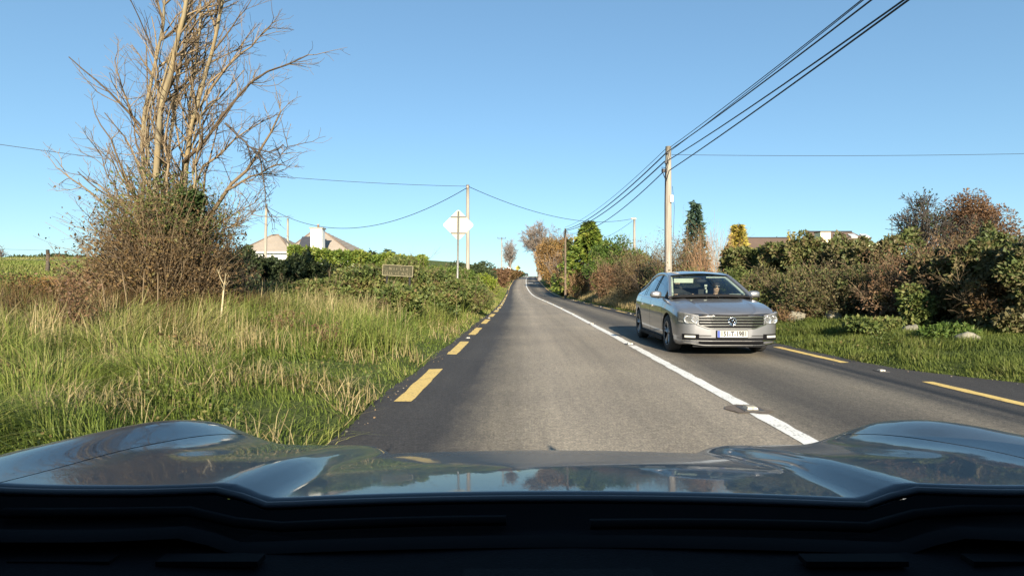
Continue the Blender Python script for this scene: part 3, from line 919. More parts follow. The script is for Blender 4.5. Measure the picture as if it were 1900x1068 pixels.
# ---- bungalow on the left
def tilemat(name, a, b, scale=(1, 1, 1)):
    m = NT(name)
    f = m.noise(5, 6, .7); g = m.noise(.6, 4)
    m.color(m.mix(.5, m.ramp(f, [(.3, a), (.7, b)]), m.ramp(g, [(.3, a), (.7, b)]))); m.set(Roughness=.9)
    return m.m
ROOFT = tilemat('roof_tile', (.25, .215, .175), (.35, .30, .245))
ROOFB = tilemat('brown_tile', (.10, .068, .05), (.15, .105, .08))
RENDERW = plain('white_render', (.80, .79, .75), .85, 0, .04, 2)
CREAMR = plain('cream_render', (.78, .72, .45), .85, 0, .05, 2)
DARKSL = plain('dark_slate', (.045, .047, .055), .7, 0, .2, 3)
FASCIA = plain('fascia', (.6, .6, .58), .5)
GLASSD = plain('dark_window_glass', (.02, .025, .03), .08, 0, .1, 1)
def course_roof(mb, e0, e1, r0, r1, n, t=.05):
    """a roof slope laid in overlapping courses from eaves e0-e1 to ridge r0-r1"""
    e0, e1, r0, r1 = [np.array(v, float) for v in (e0, e1, r0, r1)]
    nrm = unit(np.cross(e1 - e0, (r0 + r1) / 2 - (e0 + e1) / 2)); nrm = nrm if nrm[2] > 0 else -nrm
    for k in range(n):
        a, b = k / n, min(1.0, (k + 1.12) / n)
        p = [e0 + (r0 - e0) * a + nrm * t, e1 + (r1 - e1) * a + nrm * t, e1 + (r1 - e1) * b + nrm * .004, e0 + (r0 - e0) * b + nrm * .004]
        q = [p[0] - nrm * t * 1.02, p[1] - nrm * t * 1.02]
        mb.addl(p + q, [(0, 1, 2, 3), (4, 5, 1, 0)])
Yh = 60.0
def hp(px, py, Y=Yh): return at(px, py, Y)
hb = thing('bungalow', 'white bungalow with tan hipped roofs and a tall white chimney behind the left hedge', 'house', spot(560, Yh + 4).tolist())
hbM = np.array(hb.location)
def R_(p): return np.array(p) - hbM
xl, xr = hp(447, 0)[0], hp(537, 0)[0]
zE = zat(467, Yh); zG = float(hbM[2]) - 1
mb = MB()
mb.box(R_(((xl + .3 + xr - .2) / 2, Yh + 4.5, (zE + zG) / 2)), (xr - xl - .5, 8.4, zE - zG))
xr2 = hp(662, 0)[0]
mb.box(R_(((xr + xr2) / 2 - .6, Yh + 8.0, (zE + zG) / 2)), (xr2 - xr + .5, 9.5, zE - zG - .05))
mb.build('wall', RENDERW, hb)
# left hip
ridL = [hp(505, 437, Yh + 4.2), hp(516, 436, Yh + 4.8)]
mb = MB()
e = [np.array((xl - .3, Yh, zE)), np.array((xr + .25, Yh, zE)), np.array((xr + .25, Yh + 9.0, zE)), np.array((xl - .3, Yh + 9.0, zE))]
course_roof(mb, R_(e[0]), R_(e[1]), R_(ridL[0]), R_(ridL[1]), 14)
course_roof(mb, R_(e[1]), R_(e[2]), R_(ridL[1]), R_(ridL[1] + np.array((0, .1, 0))), 14)
course_roof(mb, R_(e[2]), R_(e[3]), R_(ridL[1]), R_(ridL[0]), 10)
course_roof(mb, R_(e[3]), R_(e[0]), R_(ridL[0]), R_(ridL[0]), 10)
rf = mb.build('roof', ROOFT, hb)
mb = MB()
for a, b in ((e[0], ridL[0]), (e[1], ridL[1]), (ridL[0], ridL[1])): mb.tube([R_(a) + (0, 0, .06), R_(b) + (0, 0, .06)], .09, 6)
mb.build('ridge_tile', plain('ridge', (.16, .12, .09), .9), rf)
# right hip, larger, behind
Y2 = Yh + 3.2
e2 = [np.array((hp(528, 0, Y2)[0], Y2, zE + .15)), np.array((hp(662, 0, Y2)[0], Y2, zat(476, Y2))), np.array((hp(662, 0, Y2)[0], Y2 + 10, zE)), np.array((hp(528, 0, Y2)[0], Y2 + 10, zE))]
rg2 = [hp(582, 428, Y2 + 5.0), hp(598, 428, Y2 + 5.0)]
mb = MB()
course_roof(mb, R_(e2[0]), R_(e2[1]), R_(rg2[0]), R_(rg2[1]), 16)
course_roof(mb, R_(e2[1]), R_(e2[2]), R_(rg2[1]), R_(rg2[1] + np.array((0, .1, 0))), 16)
course_roof(mb, R_(e2[2]), R_(e2[3]), R_(rg2[1]), R_(rg2[0]), 8)
course_roof(mb, R_(e2[3]), R_(e2[0]), R_(rg2[0] + np.array((0, .1, 0))), R_(rg2[0]), 12)
rf2 = mb.build('roof', ROOFT, hb)
mb = MB()
for a, b in ((e2[0], rg2[0]), (e2[1], rg2[1]), (rg2[0], rg2[1])): mb.tube([R_(a) + (0, 0, .06), R_(b) + (0, 0, .06)], .09, 6)
mb.build('ridge_tile', bpy.data.materials['ridge'], rf2)
# dark solar panel like slope left of the chimney
Yd = Y2 + .55
q = [hp(556, 459.5, Yd), hp(585, 459.5, Yd), hp(584, 443, Yd + 2.2), hp(562, 443, Yd + 2.2)]
mb = MB(); q = [R_(v) + np.array((0, -.25, .25)) for v in q]
mb.addl(q + [v - np.array((0, -.1, .18)) for v in q], [(0, 1, 2, 3), (0, 4, 5, 1), (1, 5, 6, 2), (2, 6, 7, 3), (3, 7, 4, 0)])
o = mb.build('roof_panel', DARKSL, hb); o['label'] = 'dark flat panel on the roof slope'
mb = MB(); 
xc, wch = hp(593, 0, Y2)[0], 21 * Y2 / FPX
zt, zb_ = zat(426, Y2), zat(490, Y2)
mb.box(R_((xc, Y2 - .55, (zt + zb_) / 2)), (wch, .95, zt - zb_)); ch = mb.build('chimney', RENDERW, hb)
mb = MB(); mb.box(R_((xc, Y2 - .55, zt + .07)), (wch + .22, 1.15, .14)); mb.build('chimney_cap', plain('cap', (.30, .24, .18), .9), ch)
mb = MB(); mb.lathe([(.0, 0), (.13, 0), (.11, .32), (.14, .34), (.14, .42), (.0, .42)], 10, R_((xc + .05, Y2 - .55, zt + .14))); mb.build('chimney_pot', INSUL, ch)
mb = MB()
mb.box(R_(((xl + xr) / 2, Yh - .06, zE - .06)), (xr - xl + .4, .12, .16)); mb.build('gutter', FASCIA, hb)
for px in (463, 478, 508):
    mb = MB(); mb.box(R_((hp(px, 0)[0], Yh + .28, zE - .95)), (.75, .06, .9)); wn = mb.build('window', FASCIA, hb)
    mb = MB(); mb.box(R_((hp(px, 0)[0], Yh + .24, zE - .95)), (.62, .03, .78)); mb.build('pane', GLASSD, wn)

# ---- house on the right behind the hedge
Yr_ = 44.0
hr = thing('house', 'brown tiled house with three skylights and a cream chimney behind the right hedge', 'house', spot(1590, Yr_ + 4).tolist())
hrM = np.array(hr.location)
def Q_(p): return np.array(p) - hrM
x0, x1 = at(1537, 0, Yr_)[0], at(1646, 0, Yr_)[0]
zr, ze = zat(431, Yr_ + 3.2), zat(462, Yr_)
mb = MB(); mb.box(Q_(((x0 + x1) / 2, Yr_ + 3.4, (ze - 1 + hrM[2]) / 2 + .5)), (x1 - x0 - .3, 6.0, ze - hrM[2] + 1)); 
mb.build('wall', CREAMR, hr)
mb = MB()
course_roof(mb, Q_((x0, Yr_, ze)), Q_((x1, Yr_, ze)), Q_((x0 + .1, Yr_ + 3.2, zr)), Q_((x1 - .9, Yr_ + 3.2, zr)), 12)
course_roof(mb, Q_((x1, Yr_ + 6.6, ze)), Q_((x0, Yr_ + 6.6, ze)), Q_((x1 - .9, Yr_ + 3.3, zr)), Q_((x0 + .1, Yr_ + 3.3, zr)), 10)
rf = mb.build('roof', ROOFB, hr)
mb = MB(); mb.tube([Q_((x0 + .1, Yr_ + 3.25, zr + .05)), Q_((x1 - .9, Yr_ + 3.25, zr + .05))], .09, 6); mb.build('ridge_tile', plain('dark_ridge', (.035, .03, .03), .8), rf)
SKYG = plain('skylight_glass', (.55, .58, .6), .1, .4)
for px in (1557, 1583, 1605):
    t = .72
    p = np.array((at(px, 0, Yr_ + 2.2)[0], Yr_ + 3.2 * t, ze + (zr - ze) * t))
    rot = Matrix.Rotation(math.atan2(zr - ze, 3.2), 3, 'X')
    mb = MB(); mb.box(Q_(p) + np.array((0, -.04, .08)), (.52, .62, .12), rot); wn = mb.build('skylight', FASCIA, rf)
    mb = MB(); mb.box(Q_(p) + np.array((0, -.07, .13)), (.40, .48, .06), rot); mb.build('pane', SKYG, rf)
mb = MB(); mb.box(Q_((at(1530, 0, Yr_ - .5)[0], Yr_ - .2, zat(432, Yr_) - 1.6)), (.80, .9, 3.2)); mb.build('chimney', CREAMR, hr)
mb = MB(); mb.box(Q_((at(1530, 0, Yr_ - .5)[0], Yr_ - .2, zat(432, Yr_) + .04)), (.88, .98, .08)); mb.build('chimney_cap', ROOFB, hr)
Y3 = 46.0
hl = thing('house', 'low brown roofed house partly hidden behind the green part of the right hedge', 'house', spot(1440, Y3 + 4).tolist())
hlM = np.array(hl.location)
x0, x1 = at(1383, 0, Y3)[0], at(1500, 0, Y3)[0]
zr, ze = zat(442, Y3 + 3), zat(468, Y3)
mb = MB(); mb.box(np.array(((x0 + x1) / 2, Y3 + 3.2, ze / 2)) - hlM, (x1 - x0 - .4, 5.6, ze)); mb.build('wall', ROOFT, hl)
mb = MB()
course_roof(mb, np.array((x0, Y3, ze)) - hlM, np.array((x1, Y3, ze)) - hlM, np.array((x0, Y3 + 3, zr)) - hlM, np.array((x1, Y3 + 3, zr)) - hlM, 12)
course_roof(mb, np.array((x1, Y3 + 6.2, ze)) - hlM, np.array((x0, Y3 + 6.2, ze)) - hlM, np.array((x1, Y3 + 3.1, zr)) - hlM, np.array((x0, Y3 + 3.1, zr)) - hlM, 10)
rf = mb.build('roof', ROOFB, hl)
mb = MB(); mb.tube([np.array((x0, Y3 + 3.05, zr + .04)) - hlM, np.array((x1, Y3 + 3.05, zr + .04)) - hlM], .08, 6); mb.build('ridge_tile', bpy.data.materials['dark_ridge'], rf)
b = spot(1655, 47); hh = zat(402, 47) - b[2]
am = thing('aerial_mast', 'thin television mast beside the skylight roof', 'aerial', b.tolist())
mb = MB(); mb.tube([[0, 0, -.2], [0, 0, hh]], .03, 6); mb.build('mast', STEEL, am)
mb = MB(); mb.tube([[-.5, 0, hh - .25], [.5, .1, hh - .25]], .02, 5)
for q in (-.4, -.2, 0, .2, .4): mb.tube([[q, -.2, hh - .25], [q, .2, hh - .25]], .012, 4)
mb.build('antenna', STEEL, am)

# ---- stones on the right verge
STONE = plain('field_stone', (.20, .185, .14), .9, 0, .3, 6, .5)
def rock(label, p, s, seed, group='stones on the right verge'):
    bm = bmesh.new(); bmesh.ops.create_icosphere(bm, subdivisions=3, radius=1)
    co = np.array([v.co[:] for v in bm.verts]); nz = Noise3(seed, 1.1); n2 = Noise3(seed + 9, .45)
    f = 1 + .16 * nz(co) + .06 * n2(co)
    for v, q in zip(bm.verts, f): v.co = Vector((v.co.x * s[0] * q, v.co.y * s[1] * q, max(v.co.z, -.5) * s[2] * q))
    me = bpy.data.meshes.new('stone'); bm.to_mesh(me); bm.free(); me.materials.append(STONE)
    for pl in me.polygons: pl.use_smooth = True
    o = obj_from(me, 'stone', None, p, seed * 1.3)
    tag(o, label, 'stone', group)
s_ = spot(1545, 14.2); rock('pale stone lying at the foot of the brown bramble bush', (s_[0], s_[1], s_[2] + .1), (.24, .2, .17), 3)
s_ = spot(1478, 14.6); rock('tan stone at the near end of the brushwood by the car', (s_[0], s_[1], s_[2] + .1), (.30, .22, .18), 5)
s_ = spot(1795, 9.4); rock('grey mossy boulder in the verge grass under the big hedge', (s_[0], s_[1], s_[2] + .05), (.16, .14, .10), 7)
s_ = spot(1690, 11.0); rock('small pale stone in the weeds of the right verge', (s_[0], s_[1], s_[2] + .05), (.16, .16, .13), 11)
# ------------------------------------------------------------------ vegetation
# grass of the verges
def scatter_left(rng, n, y0, y1, d0, d1, power=1.0):
    y = np.exp(rng.uniform(math.log(y0), math.log(y1), n))
    d = d0 + (d1 - d0) * rng.random(n) ** power
    x = Le(y) - d
    return x, y, d
rng = np.random.default_rng(40)
mb = MB()
patch = Noise3(77, 3.2); patch2 = Noise3(78, 1.1)
def ptint(x, y): return patch(np.stack([x, y, 0 * x], 1)), patch2(np.stack([x, y, 0 * x], 1))
# fringe and near sward
x, y, d = scatter_left(rng, 150000, 2.4, 26, -.05, 9.5, .8)
ok = np.abs(x / y) < 1.15; x, y, d = x[ok], y[ok], d[ok]
a, b = ptint(x, y)
hh = (.10 + .26 * smooth01(d, .1, 1.6) + .12 * smooth01(d, 2, 5)) * (1 + .35 * b + .25 * a) * rng.uniform(.55, 1.25, len(x))
tn = .38 + .16 * a + .12 * b + rng.normal(0, .17, len(x)) + .12 * smooth01(d, 1.5, 5)
w = np.clip(.0042 + .0009 * y, .005, .03)
tus = Noise3(91, .9); swirl = Noise3(92, 2.4); Q3 = np.stack([x, y, 0 * x], 1)
hh = hh * .86 * (.85 + .45 * np.clip(tus(Q3), -.9, 1.4)); sw = swirl(Q3) * 2.6
bias = np.stack([np.cos(sw), np.sin(sw), 0 * sw], 1) * (.9 + .6 * tus(Q3))[:, None]
add_blades(mb, np.stack([x, y, gz(x, y) - .02], 1), np.clip(hh, .05, .9), w, rng, tn + .12 * tus(Q3), .55, .6, bias)
# far verge to the bend
x, y, d = scatter_left(rng, 26000, 24, 130, -.05, 4.5)
a, b = ptint(x, y)
add_blades(mb, np.stack([x, y, gz(x, y) - .02], 1), (.18 + .3 * smooth01(d, .2, 2)) * rng.uniform(.6, 1.3, len(x)), .012 + .0010 * y, rng, .5 + .2 * a + rng.normal(0, .18, len(x)), .45, .5)
tag(mb.build('verge_grass', GRASS), 'long mixed green and straw grass on the left verge', kind='stuff')
# seeding straw-coloured grass in tufts
mb = MB()
P, H, T, Wd = [], [], [], []
for k in range(190):
    yy = math.exp(rng.uniform(math.log(5.5), math.log(24))); dd = rng.uniform(.7, 9)
    xx = float(Le(yy)) - dd
    if abs(xx / yy) > 1.12: continue
    n = int(rng.integers(18, 55)); s = rng.uniform(.06, .22)
    P.append(np.stack([xx + rng.normal(0, s, n), yy + rng.normal(0, s, n)], 1)); H.append(rng.uniform(.28, .68) * rng.uniform(.6, 1.2, n) * (.6 + .4 * min(1, dd / 2))); T.append(np.clip(rng.normal(.5, .25) + rng.normal(0, .15, n), 0, 1)); Wd.append(np.full(n, .004 + .0008 * yy))
P = np.concatenate(P)
add_blades(mb, np.column_stack([P, gz(P[:, 0], P[:, 1]) - .02]), np.concatenate(H), np.concatenate(Wd), rng, np.concatenate(T), .35, .5)
P2 = []
for k in range(55):
    yy = rng.uniform(11.5, 24); px_ = rng.uniform(470, 880); xx = (px_ - VX) * yy / FPX
    if float(Le(yy)) - xx < .9: continue
    n = int(rng.integers(25, 60)); P2.append(np.stack([xx + rng.normal(0, .25, n), yy + rng.normal(0, .25, n)], 1))
P2 = np.concatenate(P2)
add_blades(mb, np.column_stack([P2, gz(P2[:, 0], P2[:, 1]) - .02]), rng.uniform(.4, 1.0, len(P2)), .006 + .0008 * P2[:, 1], rng, np.clip(rng.normal(.85, .2, len(P2)), 0, 1), .35, .5)
tag(mb.build('dry_grass', STRAW), 'straw coloured seeding grass stalks among the green verge', kind='stuff')
mb = MB(); P2 = []
for k in range(330):
    yy = rng.uniform(8.5, 24); px_ = rng.uniform(430, 890); xx = (px_ - VX) * yy / FPX
    if not .7 < float(Le(yy)) - xx < 8: continue
    n = int(rng.integers(40, 110)); s = rng.uniform(.12, .35); P2.append(np.stack([xx + rng.normal(0, s, n), yy + rng.normal(0, s, n), np.full(n, rng.normal(.45, .18)), np.full(n, rng.uniform(.3, .75))], 1))
P2 = np.concatenate(P2)
sw = Noise3(93, 2.0)(P2[:, :3]) * 3
add_blades(mb, np.column_stack([P2[:, :2], gz(P2[:, 0], P2[:, 1]) - .02]), P2[:, 3] * rng.uniform(.6, 1.15, len(P2)), .005 + .0009 * P2[:, 1], rng, np.clip(P2[:, 2] + rng.normal(0, .12, len(P2)), 0, 1), .5, .6, np.stack([np.cos(sw), np.sin(sw), 0 * sw], 1) * .8)
tag(mb.build('tussock_grass', GRASS), 'rough green tussocks climbing the left bank to the brambles', kind='stuff')
# matted dead thatch under the living blades
mb = MB()
n = 22000
y = np.exp(rng.uniform(math.log(3.8), math.log(20), n)); d = rng.uniform(.05, 8, n); x = Le(y) - d
th = Noise3(95, 1.7)(np.stack([x, y, 0 * x], 1)) + rng.normal(0, .3, n)
ok = (th > .35) & (np.abs(x / y) < 1.1); x, y = x[ok], y[ok]
add_blades(mb, np.stack([x, y, gz(x, y)], 1), rng.uniform(.12, .34, len(x)), .004 + .0008 * y, rng, rng.random(len(x)), 1.1, .5)
tag(mb.build('dead_thatch', STRAW), 'matted dead grass thatch in patches on the left verge', kind='stuff')
# brown dead growth between the sward and the thicket
mb = MB()
n = 30000
y = rng.uniform(6.5, 12.5, n); d = rng.uniform(3.6, 10.5, n); x = Le(y) - d
ok = (np.abs(x / y) < 1.1) & (patch(np.stack([x * 1.3, y * 1.3, 0 * x + 5], 1)) + rng.normal(0, .3, n) + .22 * (d - 5.5) > .25); x, y = x[ok], y[ok]
add_blades(mb, np.stack([x, y, gz(x, y) - .02], 1), rng.uniform(.3, .75, len(x)), .005 + .0009 * y, rng, rng.random(len(x)), .55, .7)
tag(mb.build('dead_undergrowth', BROWNLEAF), 'brown withered undergrowth in front of the bare tree', kind='stuff')
# field beyond
mb = MB()
n = 60000
y = np.exp(rng.uniform(math.log(16), math.log(70), n)); x = -y * rng.uniform(.55, 1.1, n) - 1
ok = Le(y) - x > 8; x, y = x[ok], y[ok]
a, b = ptint(x * .4, y * .4)
add_blades(mb, np.stack([x, y, gz(x, y) - .02], 1), (.10 + .06 * a) * rng.uniform(.7, 1.6, len(x)), .012 + .0012 * y, rng, .56 + .18 * a + rng.normal(0, .12, len(x)), .5, .5)
tag(mb.build('pasture_grass', GRASS), 'green pasture rising to the skyline on the left', kind='stuff')
# right verge: shorter and greener, with rough tufts
mb = MB()
n = 130000
y = np.exp(rng.uniform(math.log(5.0), math.log(30), n)); d = -.06 + 6.5 * rng.random(n) ** 1.0; x = Re(y) + d
ok = x / y < 1.0; x, y, d = x[ok], y[ok], d[ok]
a, b = ptint(x, y)
hh = .8 * (.05 + .10 * smooth01(d, 0, .8) + .07 * np.clip(a, 0, 1)) * (1 + .5 * b) * rng.uniform(.6, 1.4, len(x))
add_blades(mb, np.stack([x, y, gz(x, y) - .02], 1), np.clip(hh, .03, .5), np.clip(.005 + .0009 * y, .006, .03), rng, .42 + .25 * b + .15 * a + rng.normal(0, .16, len(x)), .6, .6, np.stack([np.cos(swirl(np.stack([x, y, 0 * x], 1)) * 3), np.sin(swirl(np.stack([x, y, 0 * x], 1)) * 3), 0 * x], 1) * .8)
y = rng.uniform(28, 120, 14000); d = rng.uniform(-.05, 3.5, 14000); x = Re(y) + d
add_blades(mb, np.stack([x, y, gz(x, y) - .02], 1), (.10 + .25 * smooth01(d, .2, 1.6)) * rng.uniform(.6, 1.3, len(x)), .012 + .0010 * y, rng, .6 + rng.normal(0, .2, len(x)), .5, .5)
tag(mb.build('verge_grass', GRASS_R), 'short bright green grass on the right verge', kind='stuff')
# tall dry grass right of the road past the car
mb = MB()
n = 34000
y = rng.uniform(22, 60, n); d = .15 + 2.8 * rng.random(n) ** .8; x = Re(y) + d
add_blades(mb, np.stack([x, y, gz(x, y) - .02], 1), (.35 + .85 * smooth01(d, .2, 1.8)) * rng.uniform(.55, 1.15, n), .012 + .0007 * y, rng, .42 + .2 * ptint(x, y)[1] + rng.normal(0, .2, n), .35, .5)
tag(mb.build('dry_grass', STRAW), 'tall pale dry grass along the right road edge past the car', kind='stuff')
# low broad-leaved weeds
mb = MB()
n = 16000
y = np.exp(rng.uniform(math.log(3), math.log(18), n)); d = rng.uniform(.3, 7, n); x = Le(y) - d
ok = (patch2(np.stack([x * .7, y * .7, 0 * x + 3], 1)) > .45) & (np.abs(x / y) < 1.1); x, y = x[ok], y[ok]
add_leaves(mb, np.stack([x, y, gz(x, y) + rng.uniform(.02, .16, len(x))], 1), .034, rng, rng.random(len(x)), .6, -.1)
n = 9000
y = rng.uniform(7, 17, n); d = rng.uniform(.4, 4.5, n); x = Re(y) + d
ok = (patch(np.stack([x * 1.4, y * 1.4, 0 * x + 9], 1)) > .35); x, y = x[ok], y[ok]
add_leaves(mb, np.stack([x, y, gz(x, y) + rng.uniform(.02, .15, len(x))], 1), .042, rng, rng.random(len(x)), .6, -.1)
tag(mb.build('weeds', BRAMBLE), 'low broad leaved weeds in patches over both verges', kind='stuff')

# ---- the big bare tree on the left
TY = 11.5
tb = spot(300, TY)
tree = thing('bare_tree', 'tall bare many stemmed tree with ochre bark rising out of brown thicket', 'tree', tb.tolist())
rng = np.random.default_rng(17)
stems = [
    ([(262, 640, 0), (268, 520, .1), (262, 400, .2), (268, 320, .2), (262, 240, .3), (280, 150, .3), (300, 70, .3), (312, -60, .2)], .085),
    ([(296, 640, -.2), (290, 520, -.2), (290, 380, -.2), (290, 290, -.3), (300, 190, -.3), (322, 110, -.4), (345, 20, -.5), (362, -120, -.6)], .12),
    ([(330, 640, .3), (338, 500, .3), (342, 380, .3), (345, 290, .2), (362, 200, .1), (385, 130, 0), (405, 50, -.1), (425, -80, -.2)], .105),
    ([(310, 640, .6), (318, 500, .8), (330, 380, .9), (348, 270, 1.0), (352, 180, 1.1), (366, 100, 1.2), (372, 10, 1.3), (380, -70, 1.3)], .07),
    ([(280, 640, .7), (278, 500, .9), (300, 380, 1.0), (312, 280, 1.0), (325, 190, 1.0), (340, 100, 1.1), (350, 20, 1.2), (340, -90, 1.2)], .06),
]
for pts, r in list(stems):
    for q in range(2):
        ox, od = rng.uniform(-26, 26), rng.uniform(-.5, .9); tp = rng.uniform(.55, .95)
        n_ = max(4, int(len(pts) * tp)); stems.append(([(px + ox * (1 - .3 * i / 7) + rng.normal(0, 5), py, dy + od) for i, (px, py, dy) in enumerate(pts[:n_])], r * rng.uniform(.28, .45)))
def w_(px, py, dy): return at(px, py, TY + dy) - tb
def resample(P, n):
    P = np.array(P); s = np.concatenate([[0], np.cumsum(np.linalg.norm(np.diff(P, axis=0), axis=1))])
    q = np.linspace(0, s[-1], n)
    return np.stack([np.interp(q, s, P[:, k]) for k in range(3)], 1)
out, tips = [], []
for pts, r in stems:
    P = resample([w_(*p) for p in pts], 22); P[1:-1] = (P[:-2] + P[1:-1] * 2 + P[2:]) / 4
    P += rng.normal(0, .012, P.shape)
    R = r * .62 * np.linspace(1, .42, 22) * (1 + rng.normal(0, .04, 22))
    mb = MB(); mb.tube(P, R, 9); mb.build('stem', OCHRE_BARK, tree)
    for k in range(22 if r > .055 else 6):
        i = int(rng.integers(6, 22)); d = unit(P[min(i + 1, 21)] - P[i - 1])
        ax = unit(np.cross(d, rng.normal(0, 1, 3))); a = rad(rng.uniform(18, 48))
        grow(rng, P[i], d * math.cos(a) + ax * math.sin(a), rng.uniform(.7, 1.9), .017 + .012 * rng.random(), 2, out, tips, .13, .07, 4, .5, (20, 50), 6, tmin=.15)
limbs = [
    ([(345, 300, .2), (368, 275, 0), (398, 235, -.2), (440, 175, -.3), (500, 130, -.4), (572, 104, -.5)], .036),
    ([(372, 190, .1), (395, 160, .1), (420, 125, 0), (465, 85, 0), (500, 55, 0)], .03),
    ([(340, 380, .3), (380, 310, .2), (420, 270, .1), (452, 245, 0), (480, 230, -.1)], .035),
    ([(330, 470, .2), (385, 405, .1), (415, 360, 0), (450, 320, 0), (490, 265, 0), (521, 205, -.1)], .05),
    ([(420, 355, 0), (470, 325, -.1), (510, 310, -.2), (530, 270, -.2)], .026),
    ([(262, 250, .3), (245, 215, .3), (225, 160, .3), (213, 112, .3)], .026),
    ([(265, 400, .2), (238, 335, .1), (205, 265, 0), (175, 210, -.1)], .03),
    ([(262, 420, .2), (232, 350, .3), (195, 268, .4)], .024),
    ([(262, 430, .1), (225, 375, .1), (186, 290, 0)], .024),
    ([(255, 450, 0), (200, 382, -.2), (160, 355, -.3), (112, 318, -.4)], .034),
    ([(250, 440, .4), (215, 370, .5), (150, 322, .6)], .026),
    ([(385, 430, .3), (440, 395, .4), (470, 375, .5)], .024),
    ([(380, 460, .2), (420, 425, .2), (468, 400, .2)], .022),
    ([(235, 500, .2), (195, 450, .2), (165, 405, .2)], .024),
    ([(308, 420, -.3), (312, 330, -.4), (306, 240, -.4), (320, 180, -.5)], .034),
    ([(372, 420, .2), (378, 340, .3), (392, 285, .3), (405, 225, .4)], .03),
]
for pts, r in limbs:
    P = resample([w_(*p) for p in pts], 9); P += rng.normal(0, .02, P.shape)
    out.append((P, np.linspace(r, r * .3, 9), 3))
    for k in range(10 if pts[-1][0] < 240 else 15):
        i = int(rng.integers(2, 9)); d = unit(P[min(i + 1, 8)] - P[i - 1])
        ax = unit(np.cross(d, rng.normal(0, 1, 3))); a = rad(rng.uniform(20, 60))
        grow(rng, P[i], d * math.cos(a) + ax * math.sin(a), rng.uniform(.3, .95), .010, 1, out, tips, .16, .05, 5, .5, (20, 55), 5, tmin=.1)
mb = MB(); add_branches(mb, out, rng=rng, rmin=.0035); mb.build('crown', TWIG, tree)
# broken limb hanging from the right side
out2, tips = [], []
for pts, r in (([(418, 228, -.4), (445, 255, -.45), (468, 275, -.5), (500, 282, -.5), (528, 268, -.5)], .026), ([(465, 272, -.5), (482, 290, -.5), (488, 330, -.5), (494, 375, -.5), (503, 398, -.5)], .018), ([(455, 262, -.5), (470, 305, -.4), (480, 320, -.4)], .014), ([(470, 278, -.5), (498, 300, -.6), (520, 292, -.6)], .014)):
    P = resample([w_(*p) for p in pts], 9); P += rng.normal(0, .015, P.shape)
    out2.append((P, np.linspace(r, r * .35, 9), 3))
    for k in range(14):
        i = int(rng.integers(1, 9)); grow(rng, P[i], rng.normal(0, 1, 3) + np.array([0, 0, -.3]), rng.uniform(.2, .5), .008, 1, out2, tips, .2, -.05, 3, .5, (20, 60), 4)
mb = MB(); add_branches(mb, out2, rng=rng, rmin=.004); o = mb.build('hanging_branch', TWIG_DARK, tree); o['label'] = 'dark broken branch hanging down on the right'

def thicket(name, label, centre, w, d, h, seed, nst, nleaf, tw, lf, r=.009, hang=.25, leaf=.055, cat='shrub', group=None, prof=.5, twist=.16, ang=(25, 75)):
    """dead bramble thicket: arching stems thrown all ways with withered leaves"""
    rng = np.random.default_rng(seed)
    root = thing(name, label, cat, centre, 0, group)
    out, tips = [], []
    hol = Noise3(seed + 2, max(w, h) * .28)
    for _ in range(nst):
        a = rng.uniform(0, 2 * PI); q = math.sqrt(rng.random())
        if hol(np.array([[math.cos(a) * w * .5 * q, math.sin(a) * d * .5 * q, 0]]))[0] < -.55: continue
        px, py = math.cos(a) * w * .5 * q, math.sin(a) * d * .5 * q
        top = h * (1 - q ** 2 * (1 - prof)) * rng.uniform(.35, 1)
        p = np.array([px * .75, py * .75, rng.uniform(0, top * .5) - .1])
        dd = np.array([px * .4 + rng.normal(0, .25), py * .4 + rng.normal(0, .25), top - p[2]])
        grow(rng, p, dd, max(.3, np.linalg.norm(dd)), r, 1, out, tips, twist, -hang * .1, 6, .5, ang, 6, tmin=.1)
    mb = MB(); add_branches(mb, out, rng=rng, rmin=r * .3); mb.build('stem', tw, root)
    allp = np.concatenate([P for P, R, lv in out])
    P = allp[rng.integers(0, len(allp), nleaf)] + rng.normal(0, .07, (nleaf, 3))
    nz = Noise3(seed + 5, max(w, h) * .3)
    P = P[P[:, 2] > .0]
    mb = MB(); add_leaves(mb, P, leaf, rng, .45 + .25 * nz(P) + rng.normal(0, .2, len(P)), .5, .4); mb.build('foliage', lf, root)
    return root
b = spot(305, 11.3)
thicket('thicket', 'brown dead bramble thicket wrapped round the foot of the bare tree', b.tolist(), 2.1, 1.8, 2.6, 51, 800, 26000, TWIG, BROWNLEAF, .009, .3, .055, prof=.8, twist=.10, ang=(15, 50))
thicket('thicket', 'upper tangle of ivy and dead stems between the bare tree stems', (b[0] - .02, b[1] + .3, b[2] + 1.3), 1.75, 1.4, 2.05, 52, 520, 17000, TWIG, BRAMBLE, .007, .2, .055, prof=.5, twist=.1)
thicket('thicket', 'low reddish bramble heap left of the bare tree', spot(185, 11.2).tolist(), 1.8, 1.3, 1.15, 53, 260, 12000, TWIG_RED, REDLEAF, .006, .3, .05)
cane_bush('shrub', 'dark leaved twiggy shrub at the right shoulder of the bare tree', spot(425, 12.6).tolist(), 1.5, 1.2, 2.1, TWIG_DARK, 34, .011, 54, None, .6, 7, 2, DARKLEAF, 2600, .05)
cane_bush('shrub', 'dark twiggy shrub at the left shoulder of the bare tree', spot(205, 12.8).tolist(), 1.3, 1.1, 2.0, TWIG_DARK, 26, .010, 55, None, .6, 7, 2, DARKLEAF, 1500, .045)
b = spot(330, 11.2)
bush('ivy_clump', 'dark green ivy high between the stems of the bare tree', 'ivy', (b[0], b[1], zat(455, 11.2)), 1.3, .9, 1.2, IVY, 5200, .06, 56, None, 8, .3, .75)
b = spot(250, 10.9)
